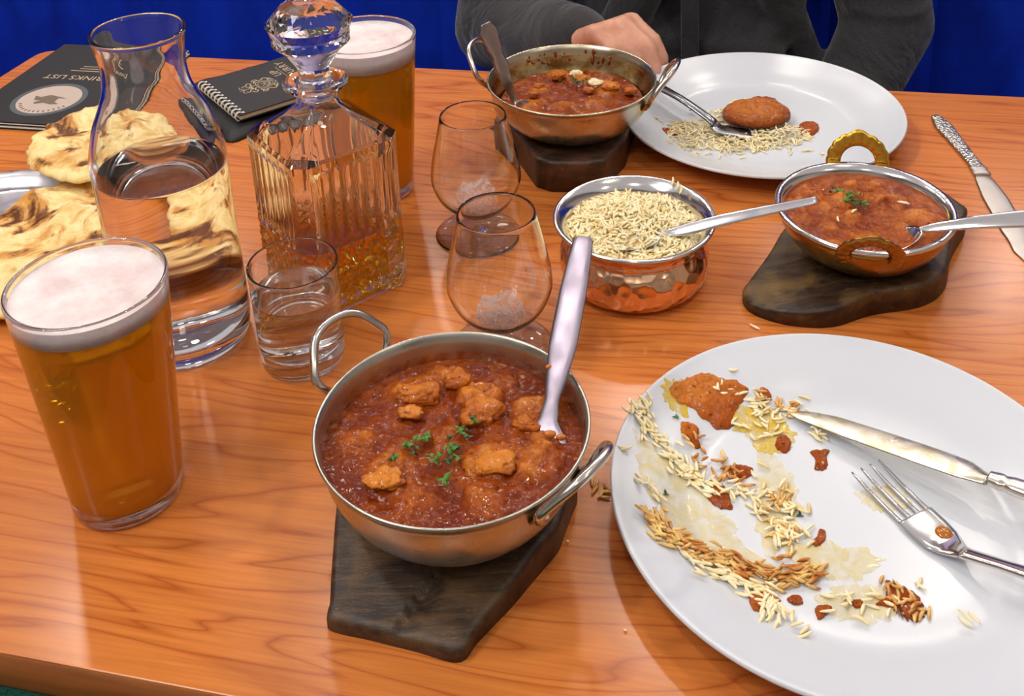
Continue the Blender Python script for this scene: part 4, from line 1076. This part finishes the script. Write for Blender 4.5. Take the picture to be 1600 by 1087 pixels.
# decanter
dc = np.array([-.1475, .7505]); DA = math.radians(37); org = (*dc, 0)
de = empty('decanter', org, 'square cut crystal decanter of whisky with a faceted stopper', 'decanter')
def sqr(th, a, ch):
    c_, s_ = np.abs(np.cos(th)), np.abs(np.sin(th)); return 1/np.maximum(np.maximum(c_/a, s_/a), (c_+s_)/(2*a-ch))
def dec_rad(th, z, inner=False):
    a = .0448; tz = .130
    off = .0045 if inner else 0
    if z <= tz:
        r = sqr(th, a-off-(0.0010 if z < .004 and not inner else 0), .010 if not inner else .016)
        if not inner:
            loc = np.mod(th+PI/4, PI/2)-PI/4; s_ = a*np.tan(loc); on = np.clip((.0372-np.abs(s_))/.003, 0, 1)
            up = np.clip((z-.058)/.006, 0, 1)*np.clip((.124-z)/.006, 0, 1)
            fl = np.abs(np.mod(s_/.0100+.5, 1)-.5)*2              # flutes above
            r = r-on*up*.0018*(1-(fl)**2)
            dn = np.clip((.058-z)/.004, 0, 1)*np.clip((z-.006)/.004, 0, 1)
            g1 = np.abs(np.mod((s_+z)/.0125+.5, 1)-.5)*2; g2 = np.abs(np.mod((s_-z)/.0125+.5, 1)-.5)*2
            r = r-on*dn*(.0020*np.clip(1-g1/.35, 0, 1)+.0020*np.clip(1-g2/.35, 0, 1))
        return r
    t = (z-tz)/(.158-tz); t = np.clip(t, 0, 1)
    rs = sqr(th, (a-off)*(1-.60*t**.9)-.0, .010*(1-t)); rn = (.0155 if not inner else .0120)
    m_ = np.clip(t, 0, 1)**1.6
    return rs*(1-m_)+rn*m_
n = 288; th = np.arange(n)*2*PI/n
zs_o = [0.0, .0015, .004]+list(np.linspace(.006, .124, 74))+[.126, .128, .1295, .132, .136, .141, .146, .151, .156, .160]
V, F = [], []
def ring(rads, z): 
    global V
    V += [(dc[0]+r_*math.cos(t_+DA), dc[1]+r_*math.sin(t_+DA), z) for r_, t_ in zip(rads, th)]
V.append((dc[0], dc[1], .0015)); rows = 0
ring(dec_rad(th, .003)*.55, .0012); rows += 1
for z in zs_o: ring(dec_rad(th, z)*(0.975 if z == 0 else 1), z); rows += 1
for r_, z in ((.0155, .1645), (.0165, .1665), (.0215, .1685), (.0243, .1710), (.0245, .1730), (.0225, .1745), (.0185, .1740), (.0140, .1715), (.0122, .168)): ring(np.full(n, r_), z); rows += 1
lvl = .0545
for z in (.164, .159, .154, .149, .144, .139, .134, .130, .127, .124, .10, .08, .06, lvl): ring(dec_rad(th, z, True), z); rows += 1
for k in range(n):
    k2 = (k+1) % n; F.append((0, 1+k2, 1+k))
for j in range(rows-1):
    for k in range(n):
        k2 = (k+1) % n; F.append((1+j*n+k, 1+j*n+k2, 1+(j+1)*n+k2, 1+(j+1)*n+k))
smooth_angle(mesh('glass_body', V, F, GLASS, de, origin=org), 28)
# whisky
V, F = [(dc[0], dc[1], .0095)], []; rows = 0; mi_ = []
WH = m_liquid('whisky', 1.36, 60, (.997, .84, .05), .26, C(255, 190, 20))  # whisky is clear; amber haze mixed in imitates light glowing through it
Rr = dec_rad(th, .014, True)
for q, z in ((.4, .0098), (.85, .0105), (1, .014), (1, .02), (1, .04), (1, lvl), (.985, lvl-.0004)): ring(Rr*q, z); rows += 1
V.append((dc[0], dc[1], lvl-.0005))
for k in range(n):
    k2 = (k+1) % n; F.append((0, 1+k2, 1+k)); mi_.append(1); F.append((len(V)-1, 1+(rows-1)*n+k, 1+(rows-1)*n+k2)); mi_.append(0)
    for j in range(rows-1): F.append((1+j*n+k, 1+j*n+k2, 1+(j+1)*n+k2, 1+(j+1)*n+k)); mi_.append(1 if j < 5 else 0)
b = mesh('whisky', V, F, WH, None, origin=org); wet(b, mi_); b.location = org
tag(b, 'golden amber whisky in the bottom of the square decanter', 'whisky')
# stopper: faceted mushroom
V, F = [], []; n = 22
sp_ = [(.0112, .160), (.0118, .172), (.0120, .178), (.0128, .186), (.0155, .192), (.0215, .1985), (.0270, .2055), (.0300, .2130), (.0300, .2205), (.0265, .2275), (.0195, .2330), (.0105, .2362)]
for j, (r_, z) in enumerate(sp_):
    for k in range(n):
        a = 2*PI*(k+(.5 if j % 2 else 0))/n; q = r_*(1+(.07 if (j >= 4 and j % 2 == 0) else -.035 if j >= 4 else 0)); V.append((dc[0]+q*math.cos(a), dc[1]+q*math.sin(a), z))
V.append((dc[0], dc[1], .2352)); V.append((dc[0], dc[1], .160))
for j in range(len(sp_)-1):
    for k in range(n):
        k2 = (k+1) % n; a, b_, c_, d_ = j*n+k, j*n+k2, (j+1)*n+k2, (j+1)*n+k
        if j % 2 == 0: F += [(a, b_, d_), (b_, c_, d_)]
        else: F += [(a, b_, c_), (a, c_, d_)]
for k in range(n): F.append(((len(sp_)-1)*n+k, (len(sp_)-1)*n+(k+1) % n, len(V)-2)); F.append((k, len(V)-1, (k+1) % n))
o = recalc(mesh('stopper', V, F, GLASS, de, smooth=False, origin=org)); o['label'] = 'faceted ball-shaped glass stopper'

# ------------------------------------------------------------------ naan and its plate
npc = np.array([-.462, .832]); org = (*npc, 0)
o = recalc(mesh('steel_platter', *lathe(spline([(0, .001), (.07, .001), (.078, .0012), (.086, .009), (.094, .0105), (.0950, .0118), (.094, .0124), (.085, .0105), (.077, .0030), (.070, .0022), (0, .0022)], 3), 128), m_steel('painted_lilac_reflection', (.74, .72, .78), .34))); o.location = org  # the platter's lilac reflection is tinted into its steel colour
tag(o, 'round steel platter under the naan bread at the left edge', 'platter')
NAAN = m_naan()
def naan(pts, z0, th, seed, label, fold=None, jag=.03):
    P = [np.array(p) for p in pts]; c_ = np.mean(P, 0)
    def mid(X, Y): 
        h = z0+.004*fbm(X*22, Y*22, seed, 3, seed)
        if fold is not None: h = h+fold(X, Y)
        return h
    def top(X, Y, D): return mid(X, Y)+th*np.sqrt(np.clip(1-D**5, 0, 1))+(.0028*fbm(X*60, Y*60, seed, 3, seed+3)+.0022*np.abs(fbm(X*34, Y*34, seed, 2, seed+8)))*np.clip((1-D)*8, 0, 1)
    V, F = patch(pts, top, lambda X, Y, D: mid(X, Y)-.0015, 240, 60, jag=jag, jseed=seed)
    org = (c_[0], c_[1], z0); o = recalc(mesh('naan_bread', V, F, NAAN, None, origin=org)); o.location = org
    return tag(o, label, 'bread', 'torn naan breads')
lo = [at(-60, 470, .02), at(-60, 350, .02), at(0, 325, .02), at(60, 290, .02), at(110, 270, .02), at(165, 262, .02), at(230, 262, .018), at(262, 320, .016), at(262, 380, .016), at(235, 440, .014), at(165, 455, .014), at(60, 480, .014)]
naan([p[:2] for p in lo], .0145, .0075, 4, 'charred naan bread lying flat on the platter behind the front beer', lambda X, Y: .004*np.sin((X*.7+Y)*70), .045)
up = [at(42, 255, .03), at(70, 215, .032), at(100, 190, .034), at(138, 166, .036), at(200, 162, .03), at(258, 176, .025), at(292, 215, .02), at(300, 260, .018), at(240, 275, .02), at(160, 285, .026), at(95, 280, .028), at(52, 272, .03)]
naan([p[:2] for p in up], .0245, .0080, 9, 'paler torn naan bread on top, behind the carafe', lambda X, Y: .012*np.clip((-.37-X)/.09, 0, 1)-.010*np.clip((X+.38)/.07, 0, 1)+.0025*np.sin((X-Y*.6)*90), .10)

# ------------------------------------------------------------------ drinks list and notebook
def quad_slab(P, z0, z1):
    V = [(p[0], p[1], z0) for p in P]+[(p[0], p[1], z1) for p in P]
    return V, [(3,2,1,0), (4,5,6,7), (0,1,5,4), (1,2,6,5), (2,3,7,6), (3,0,4,7)]
ma = math.radians(-12.0); mu = np.array([math.cos(ma), math.sin(ma)]); mv = np.array([-math.sin(ma), math.cos(ma)])
mn = at(0, 193, .006)[:2]; me_ = at(103, 68, .008)[:2]
hgt = (me_-mn)@mv; sl = (me_-mn)@mu
def MP(s_, t_, z=0): p = mn+mu*s_+mv*t_; return np.array([p[0], p[1], z])
x0 = sl-.002; x1 = x0+.165
mr = MP(x0+.08, hgt/2, 0)
ml = empty('drinks_menu', tuple(mr), 'black drinks list menu with an oval cream emblem, at the far left corner', 'menu')
for i, (z0, z1, m_, ins, nm) in enumerate(((.0004, .0016, BLACK, -.001, 'back_cover'), (.0017, .0023, PAPER, .0, 'page'), (.0026, .0052, BLACK, .003, 'inner_pages'), (.0054, .0062, PAPER, .0005, 'page'), (.0063, .0078, BLACK, .0012, 'front_cover'))):
    P = [MP(x0+ins, ins), MP(x1-ins, ins), MP(x1-ins, hgt-ins), MP(x0+ins, hgt-ins)]
    mesh(nm, *quad_slab([p[:2] for p in P], z0, z1), m_, ml, False, tuple(mr))
CREAMP = plain('silvery_cream_print', C(196, 176, 164), .5); GREYP = plain('grey_blue_print', C(84, 92, 94), .5); BROWNP = plain('brown_print', C(116, 98, 82), .6); GOLDP = plain('pale_gold_print', C(192, 172, 138), .45)
ec = at(77, 155, .0080)[:2]
def disc(c, r0, r1, z, n=64, h=.0001):
    return lathe([(r0, z), (r1, z), (r1, z+h), (r0, z+h)], n, (c[0], c[1], 0), closed=True) if r0 > 0 else lathe([(0, z), (r1, z), (r1, z+h), (0, z+h)], n, (c[0], c[1], 0))
recalc(mesh('emblem_border', *disc(ec, .0345, .0400, .0079), GREYP, ml, False, tuple(mr)))
recalc(mesh('emblem_disc', *disc(ec, 0, .0342, .0079), CREAMP, ml, False, tuple(mr)))
bird = [(-.018, -.004), (-.009, -.003), (-.010, .006), (-.017, .010), (-.008, .012), (.002, .009), (.010, .013), (.013, .010), (.008, .004), (.016, .004), (.020, -.006), (.012, -.004), (.004, -.010), (-.004, -.008)]
P = [ec-mu*a-mv*b_ for a, b_ in bird]
V = [(p[0], p[1], .0082) for p in P]; mesh('emblem_figure', V, [tuple(range(len(V)))], BROWNP, ml, False, tuple(mr))
def text(body, size, loc, rot, m, parent, org, name='lettering', align='CENTER', sx=1.0, space=1.05):
    cu = bpy.data.curves.new(name, 'FONT'); cu.body = body; cu.size = size; cu.align_x = align; cu.extrude = .00012; cu.space_character = space
    o = bpy.data.objects.new(name, cu); cu.materials.append(m); link(o, parent); o.location = Vector(loc)-Vector(org); o.rotation_euler = (0, 0, rot); o.scale = (sx, 1, 1); return o
def on_menu(px, py): return at(px, py, .0080)
q = on_menu(128, 121); q = np.array([q[0], q[1], .0080]); qe = (q[:2]-ec)@mu
tp = ec+mv*((q[:2]-ec)@mv-.001)+mu*.0005
tx = on_menu(83, 121)[:2]; tshift = (tx-tp)@mu
wtxt = -tshift*2
tcen = tp
text('DRINKS LIST', .0145, (tcen[0]+mv[0]*.005, tcen[1]+mv[1]*.005, .0079), ma+PI, GOLDP, ml, tuple(mr))
for j, w_ in enumerate((.020, .012, .011)):
    cc_ = tcen+mv*(.018+.006*j); P = [cc_-mu*w_/1-mv*.0008, cc_+mu*w_/1-mv*.0008, cc_+mu*w_/1+mv*.0008, cc_-mu*w_/1+mv*.0008]
    mesh('small_print', *quad_slab(P, .0079, .00798), GOLDP, ml, False, tuple(mr))
for a in np.linspace(PI+.5, 2*PI-.5, 13):        # worn lettering round the emblem
    c_ = ec+np.array([math.cos(a+ma), math.sin(a+ma)])*.0295; rd = np.array([math.cos(a+ma), math.sin(a+ma)]); tg = np.array([-rd[1], rd[0]])
    P = [c_-tg*.0009-rd*.0018, c_+tg*.0009-rd*.0018, c_+tg*.0009+rd*.0018, c_-tg*.0009+rd*.0018]
    mesh('emblem_letter', *quad_slab(P, .0080, .0082), BROWNP, ml, False, tuple(mr))

# black padded pouch under the notebook
pp = [at(300, 128, .006), at(345, 112, .008), at(400, 96, .008), at(460, 80, .008), np.array([-.21, 1.19, 0]), np.array([-.19, 1.10, 0]), np.array([-.215, 1.03, 0]), at(420, 188, .004), at(386, 212, .003), at(355, 218, .003), at(330, 190, .004), at(305, 160, .004)]
pc = np.mean([p[:2] for p in pp], 0); org = (*pc, 0)
PB = NT('black_nylon'); PB.set(base=C(20, 20, 22), rough=.6); PB.bump(PB.noise(PB.co(), 30, 3), .6, .006)
o = recalc(mesh('black_pouch', *patch([p[:2] for p in pp], lambda X, Y, D: .0005+.0100*np.clip(1-D**5, 0, 1)**.5+.0015*fbm(X*40, Y*40, 0, 3, 2)*(D < .9), lambda X, Y, D: .0003+0*X, 120, 24, jag=.03), PB.m, None, origin=org)); o.location = org
tag(o, 'soft black fabric pouch lying under the spiral notebook', 'pouch')
# notebook menu
zn = .0135
s0 = at(311, 128, zn+.006)[:2]; s1 = at(374, 180, zn+.006)[:2]; far = at(459, 155, zn+.006)[:2]
e1 = s1-s0; W_ = np.linalg.norm(e1); e1 /= W_; e2 = np.array([-e1[1], e1[0]]); e2 = e2 if (far-s1)@e2 > 0 else -e2
LB = .155
nb_c = s0+e1*W_/2+e2*LB/2; org = (*nb_c, zn-.001)
nb = empty('notebook_menu', org, 'black wire-bound food menu with a gold crest, behind the decanter', 'menu')
for z0, z1, m_, ins, nm in ((zn-.001, zn, BLACK, 0, 'back_cover'), (zn, zn+.0045, plain('page_block', C(196, 206, 196), .8), .0012, 'page_block'), (zn+.0047, zn+.0058, BLACK, 0, 'front_cover')):
    P = [s0+e1*ins+e2*ins, s1-e1*ins+e2*ins, s1-e1*ins+e2*(LB-ins), s0+e1*ins+e2*(LB-ins)]
    mesh(nm, *quad_slab(P, z0, z1), m_, nb, False, org)
# small white tag of the page corner
WIRE = plain('white_coated_wire', C(228, 224, 214), .35)
nw = 12
for i in range(nw):
    for dq in (-.0009, .0009):
        c_ = s0+e1*W_*(i+.5)/nw+e1*dq; P = []
        for a in np.linspace(0, 2*PI, 17)[:-1]:
            P.append(np.array([*(c_+e2*(.0012+math.cos(a)*.0042)), zn+.0026+math.sin(a)*.0046]))
        P.append(P[0]); mesh('wire_loop', *loft(P, .0006, .0006, up=(e1[0], e1[1], 0), n=6, caps=False), WIRE, nb, origin=org)
    c_ = s0+e1*W_*(i+.5)/nw+e2*.0062
    P = [c_-e1*.0016-e2*.0011, c_+e1*.0016-e2*.0011, c_+e1*.0016+e2*.0011, c_-e1*.0016+e2*.0011]
    mesh('punch_hole', *quad_slab(P, zn+.00582, zn+.0059), WIRE, nb, False, org)
ang_txt = math.atan2(-e1[1], -e1[0])
axc = s0+e1*W_*.5
def nbp(u_, v_): p = axc+e1*u_+e2*v_; return (p[0], p[1], zn+.0060)
cx_ = at(410, 132, zn+.006)[:2]; cu_, cv_ = (cx_-axc)@e1, (cx_-axc)@e2
# gold crest: shield with ring, chevron, scrolls and supporters
zc = zn+.0059
crest = []
def cpt(x, y): p = cx_-e1*x-e2*y; return np.array([p[0], p[1], zc])       # x reading direction, y towards the top of the crest
def stroke(pts, w_=.00045, closed=False):
    S = spline([cpt(*p) for p in pts], 5, closed); 
    if closed: S = np.vstack([S, S[:1]])
    return loft(S, w_, .00006, n=6)
crest.append(stroke([(-.0085, .004), (0, .006), (.0085, .004), (.008, -.006), (0, -.016), (-.008, -.006)], .0005, True))
crest.append(stroke([(-.0065, .002), (0, .004), (.0065, .002), (.006, -.005), (0, -.0125), (-.006, -.005)], .0003, True))
crest.append(stroke([(-.005, -.003), (0, -.009), (.005, -.003)], .0007)); crest.append(stroke([(-.003, .001), (0, -.004), (.003, .001)], .0005))
for sg in (-1, 1):
    crest.append(stroke([(sg*.009, .006), (sg*.014, .003), (sg*.0125, -.003), (sg*.016, -.008), (sg*.011, -.012), (sg*.006, -.015)], .0007))
    crest.append(stroke([(sg*.011, .003), (sg*.016, .006), (sg*.017, .001), (sg*.013, .000)], .0005))
    crest.append(stroke([(sg*.002, .008), (sg*.007, .011), (sg*.010, .009), (sg*.013, .013), (sg*.008, .015)], .0006))
    crest.append(stroke([(sg*.002, .011), (sg*.004, .015), (sg*.009, .018), (sg*.006, .021)], .0005))
    crest.append(stroke([(sg*.004, -.012), (sg*.010, -.010), (sg*.012, -.014)], .0005))
    crest.append(stroke([(0, .020), (sg*.005, .024), (sg*.009, .022)], .0004))
crest.append(stroke([(-.004, .009), (-.003, .014), (0, .011), (.003, .014), (.004, .009)], .0006)); crest.append(stroke([(0, .012), (0, .026)], .0005))
mesh('gold_crest', *join(*crest), GOLDP, nb, False, org)
text('UP', .0130, nbp(-.0265, .0785), ang_txt, GOLDP, nb, org, align='RIGHT', space=1.15)
V_ = [axc+e1*-.034+e2*.0806, axc+e1*.034+e2*.0806, axc+e1*.034+e2*.0811, axc+e1*-.034+e2*.0811]
mesh('divider_line', *quad_slab(V_, zn+.0058, zn+.0060), GOLDP, nb, False, org)
text('CURRY', .0130, nbp(-.0435, .0930), ang_txt, GOLDP, nb, org, align='RIGHT', space=1.15)

# ------------------------------------------------------------------ the person
def capsule(a, b, ra, rb_, n=20, sx=1.0, flat=(0, 0, 1)):
    a, b = np.array(a, float), np.array(b, float); d = b-a; L = np.linalg.norm(d); d = d/(L+1e-9)
    ks = [(-1, 0)]+[(-math.cos(t), math.sin(t)) for t in np.linspace(.35, PI/2, 5)]
    P = [a+d*ra*k_ for k_, _ in ks]; W = [ra*max(s_, .02) for _, s_ in ks]
    P += [b+d*rb_*math.sin(t) for t in np.linspace(0, PI/2-.15, 5)]; W += [rb_*math.cos(t) for t in np.linspace(0, PI/2-.15, 5)]
    f = np.array(flat, float); return loft(P, np.array(W)*sx, W, up=tuple(f), n=n)
def chain(pts, rad, sx=1.0, flat=(0, 0, 1)): return [capsule(pts[i], pts[i+1], rad[i], rad[i+1], sx=sx, flat=flat) for i in range(len(pts)-1)]
def ellipsoid(c, r, rotz=0):
    V, F = lathe([(0, -1)]+[(math.cos(a), math.sin(a)) for a in np.linspace(-1.4, 1.4, 14)]+[(0, 1)], 28)
    V = np.array(V)*np.array(r); c_, s_ = math.cos(rotz), math.sin(rotz)
    V = np.stack([V[:, 0]*c_-V[:, 1]*s_, V[:, 0]*s_+V[:, 1]*c_, V[:, 2]], 1)+np.array(c); return V, F
def remesh(o, vox, it=6, fac=.5):
    m = o.modifiers.new('remesh', 'REMESH'); m.mode = 'VOXEL'; m.voxel_size = vox; m.use_smooth_shade = True
    s_ = o.modifiers.new('smooth', 'SMOOTH'); s_.iterations = it; s_.factor = fac
    return o
hipc = np.array([.235, 1.405, -.200]); org = (hipc[0], hipc[1], -.75)
person = empty('person', org, 'person in a black shirt sitting behind the table, one hand by the far pan', 'person')
chest = np.array([.235, 1.40, .16]); neckp = np.array([.235, 1.385, .33]); head = np.array([.232, 1.350, .475])
shR, elR, wrR = np.array([.045, 1.400, .235]), np.array([-.016, 1.325, -.022]), np.array([.068, 1.150, .026])
shL, elL, wrL = np.array([.425, 1.395, .235]), np.array([.485, 1.315, -.035]), np.array([.385, 1.205, -.150])
P = []
P += [ellipsoid((hipc[0], hipc[1], -.20), (.165, .115, .11))]+[ellipsoid((.235, 1.395, -.08), (.145, .10, .15)), ellipsoid(chest, (.165, .105, .17))]
P += chain([chest+[0, 0, .10], neckp, head-[0, 0, .07]], [.075, .055, .052])
P += [capsule(shR, shL, .055, .055)]
P += chain([shR, elR, wrR], [.050, .038, .026])+chain([shL, elL, wrL], [.050, .038, .026])
# head with a face
P += [ellipsoid(head+[0, .012, .03], (.074, .090, .088)), ellipsoid(head+[0, -.02, -.045], (.052, .062, .062)), ellipsoid(head+[0, -.083, -.005], (.012, .018, .024)),
      ellipsoid(head+[-.077, .012, -.0], (.010, .020, .032)), ellipsoid(head+[.077, .012, 0], (.010, .020, .032)), ellipsoid(head+[0, -.073, -.042], (.024, .010, .010)),
      ellipsoid(head+[-.030, -.070, .018], (.013, .010, .011)), ellipsoid(head+[.030, -.070, .018], (.013, .010, .011)), ellipsoid(head+[0, -.068, .038], (.05, .014, .010))]
# legs
for sg in (-1, 1):
    hp = hipc+[sg*.09, -.02, .0]; kn_ = hipc+[sg*.13, -.44, .0]; an = np.array([kn_[0], kn_[1]+.04, -.68])
    P += chain([hp, kn_, an, an+[0, -.14, -.035]], [.085, .060, .042, .035])
# right hand: back of the hand up, fingers curling onto the table beside the pan
def hand(w_, kn_dir, side, up_, tipdrop, scale=1.0, curl=.5, thumb=1):
    f = np.asarray(kn_dir, float); f /= np.linalg.norm(f); s_ = np.asarray(side, float); s_ -= f*(s_@f); s_ /= np.linalg.norm(s_); u_ = np.cross(s_, f)
    if u_[2] < 0: u_ = -u_
    out = []
    for i, (o_, Lm, l1, l2, l3) in enumerate(((.030, .082, .038, .024, .019), (.010, .086, .043, .027, .020), (-.010, .082, .040, .025, .019), (-.029, .074, .031, .019, .017))):
        kp = w_+f*Lm*scale+s_*o_*scale+u_*.012; out.append(capsule(w_+s_*o_*.5+f*.01, kp, .0155, .0118, 12))
        a = curl; d = f; p = kp; rads = [.0102, .0090, .0080, .0070]
        for j, l in enumerate((l1, l2, l3)):
            a = curl*(1.0+.75*j); dj = f*math.cos(a)-u_*math.sin(a); q = p+dj*l*scale+s_*o_*.08
            out.append(capsule(p, q, rads[j], rads[j+1], 12)); p = q
    b_ = w_+f*.018+s_*.018*thumb; t1 = b_+(f*.026+s_*.016*thumb-u_*.014); t2 = t1+(f*.030-s_*.002*thumb-u_*.012); t3 = t2+(f*.020-s_*.008*thumb-u_*.010)
    out += [capsule(b_, t1, .0145, .0115, 12), capsule(t1, t2, .0112, .0098, 12), capsule(t2, t3, .0096, .0078, 12)]
    return out
P += hand(wrR+[.002, -.004, .0], (.62, -.66, .34), (.70, .66, -.06), None, 0, .86, .80, 1)
P += hand(wrL, (-.55, -.75, -.25), (.6, -.6, 0), None, 0, 1.0, .45, 1)
body = remesh(mesh('body', *join(*P), m_skin(), person, origin=org), .0042, 4)
# shirt
S = [ellipsoid((hipc[0], hipc[1], -.17), (.182, .130, .10)), ellipsoid((.235, 1.395, -.08), (.168, .122, .17)), ellipsoid(chest, (.186, .122, .185))]
S += [capsule(shR, shL, .068, .068), capsule(chest+[0, 0, .1], neckp-[0, 0, .02], .09, .062)]
def sleeve(sh, el, wr, r=(.068, .058, .044)):
    out = [capsule(sh, el, r[0], r[1])]; e2_ = el+(wr-el)*1.03; out.append(capsule(el, e2_, r[1], r[2])); 
    rg = random.Random(3)
    for t in (.12, .26, .42, .58, .75, .9):   # folds
        p = el+(sh-el)*t; out.append(ellipsoid(p+[rg.gauss(0, .006), -.012, 0], (r[1]*1.03, r[1]*1.0, .010), .3))
    return out
S += sleeve(shR, elR, wrR)+sleeve(shL, elL, wrL)
S += [capsule((.10, 1.30, -.10), (.20, 1.275, .12), .030, .03), capsule((.40, 1.33, -.12), (.30, 1.285, .10), .022, .03), capsule((.14, 1.29, -.02), (.33, 1.285, -.06), .018, .018), capsule((.37, 1.31, .02), (.26, 1.278, -.13), .014, .02)]
SH = m_shirt()
shirt = remesh(mesh('shirt', *join(*S), SH, person, origin=org), .0055, 7)
mesh('shirt_placket', *loft(spline([(.222, 1.268, -.20), (.222, 1.2655, -.08), (.220, 1.2665, .05), (.220, 1.270, .16)], 6), .011, .0035, up=(0, -1, .05), n=10, power=4), SH, person, origin=org)
Tr = []
for sg in (-1, 1):
    hp = hipc+[sg*.09, -.02, .0]; kn_ = hipc+[sg*.13, -.44, .0]; an = np.array([kn_[0], kn_[1]+.04, -.66])
    Tr += chain([hp, kn_, an], [.098, .075, .058])
Tr += [ellipsoid((hipc[0], hipc[1], -.22), (.178, .127, .10))]
remesh(mesh('trousers', *join(*Tr), plain('dark_denim', C(30, 32, 40), .85), person, origin=org), .008, 5)
hv = [ellipsoid(head+[0, .022, .045], (.080, .092, .085))]
remesh(mesh('hair', *join(*hv), plain('dark_hair', C(38, 28, 22), .6), person, origin=org), .005, 3)
for sg in (-1, 1):
    kn_ = hipc+[sg*.13, -.44, .0]; an = np.array([kn_[0], kn_[1]+.03, -.69])
    remesh(mesh('shoe', *join(ellipsoid(an+[0, -.07, -.01], (.045, .14, .045)), ellipsoid(an+[0, .02, .015], (.043, .05, .05))), plain('black_leather', C(22, 20, 20), .4), person, origin=org), .006, 3)

# lettering becomes ordinary mesh
bpy.context.view_layer.update()
dg = bpy.context.evaluated_depsgraph_get()
for o in [o for o in bpy.data.objects if o.type == 'FONT']:
    me = bpy.data.meshes.new_from_object(o.evaluated_get(dg)); n_ = bpy.data.objects.new('lettering_', me)
    n_.parent = o.parent; n_.location = o.location; n_.rotation_euler = o.rotation_euler; n_.scale = o.scale; col.objects.link(n_)
    nm = o.name; bpy.data.objects.remove(o); n_.name = 'lettering'
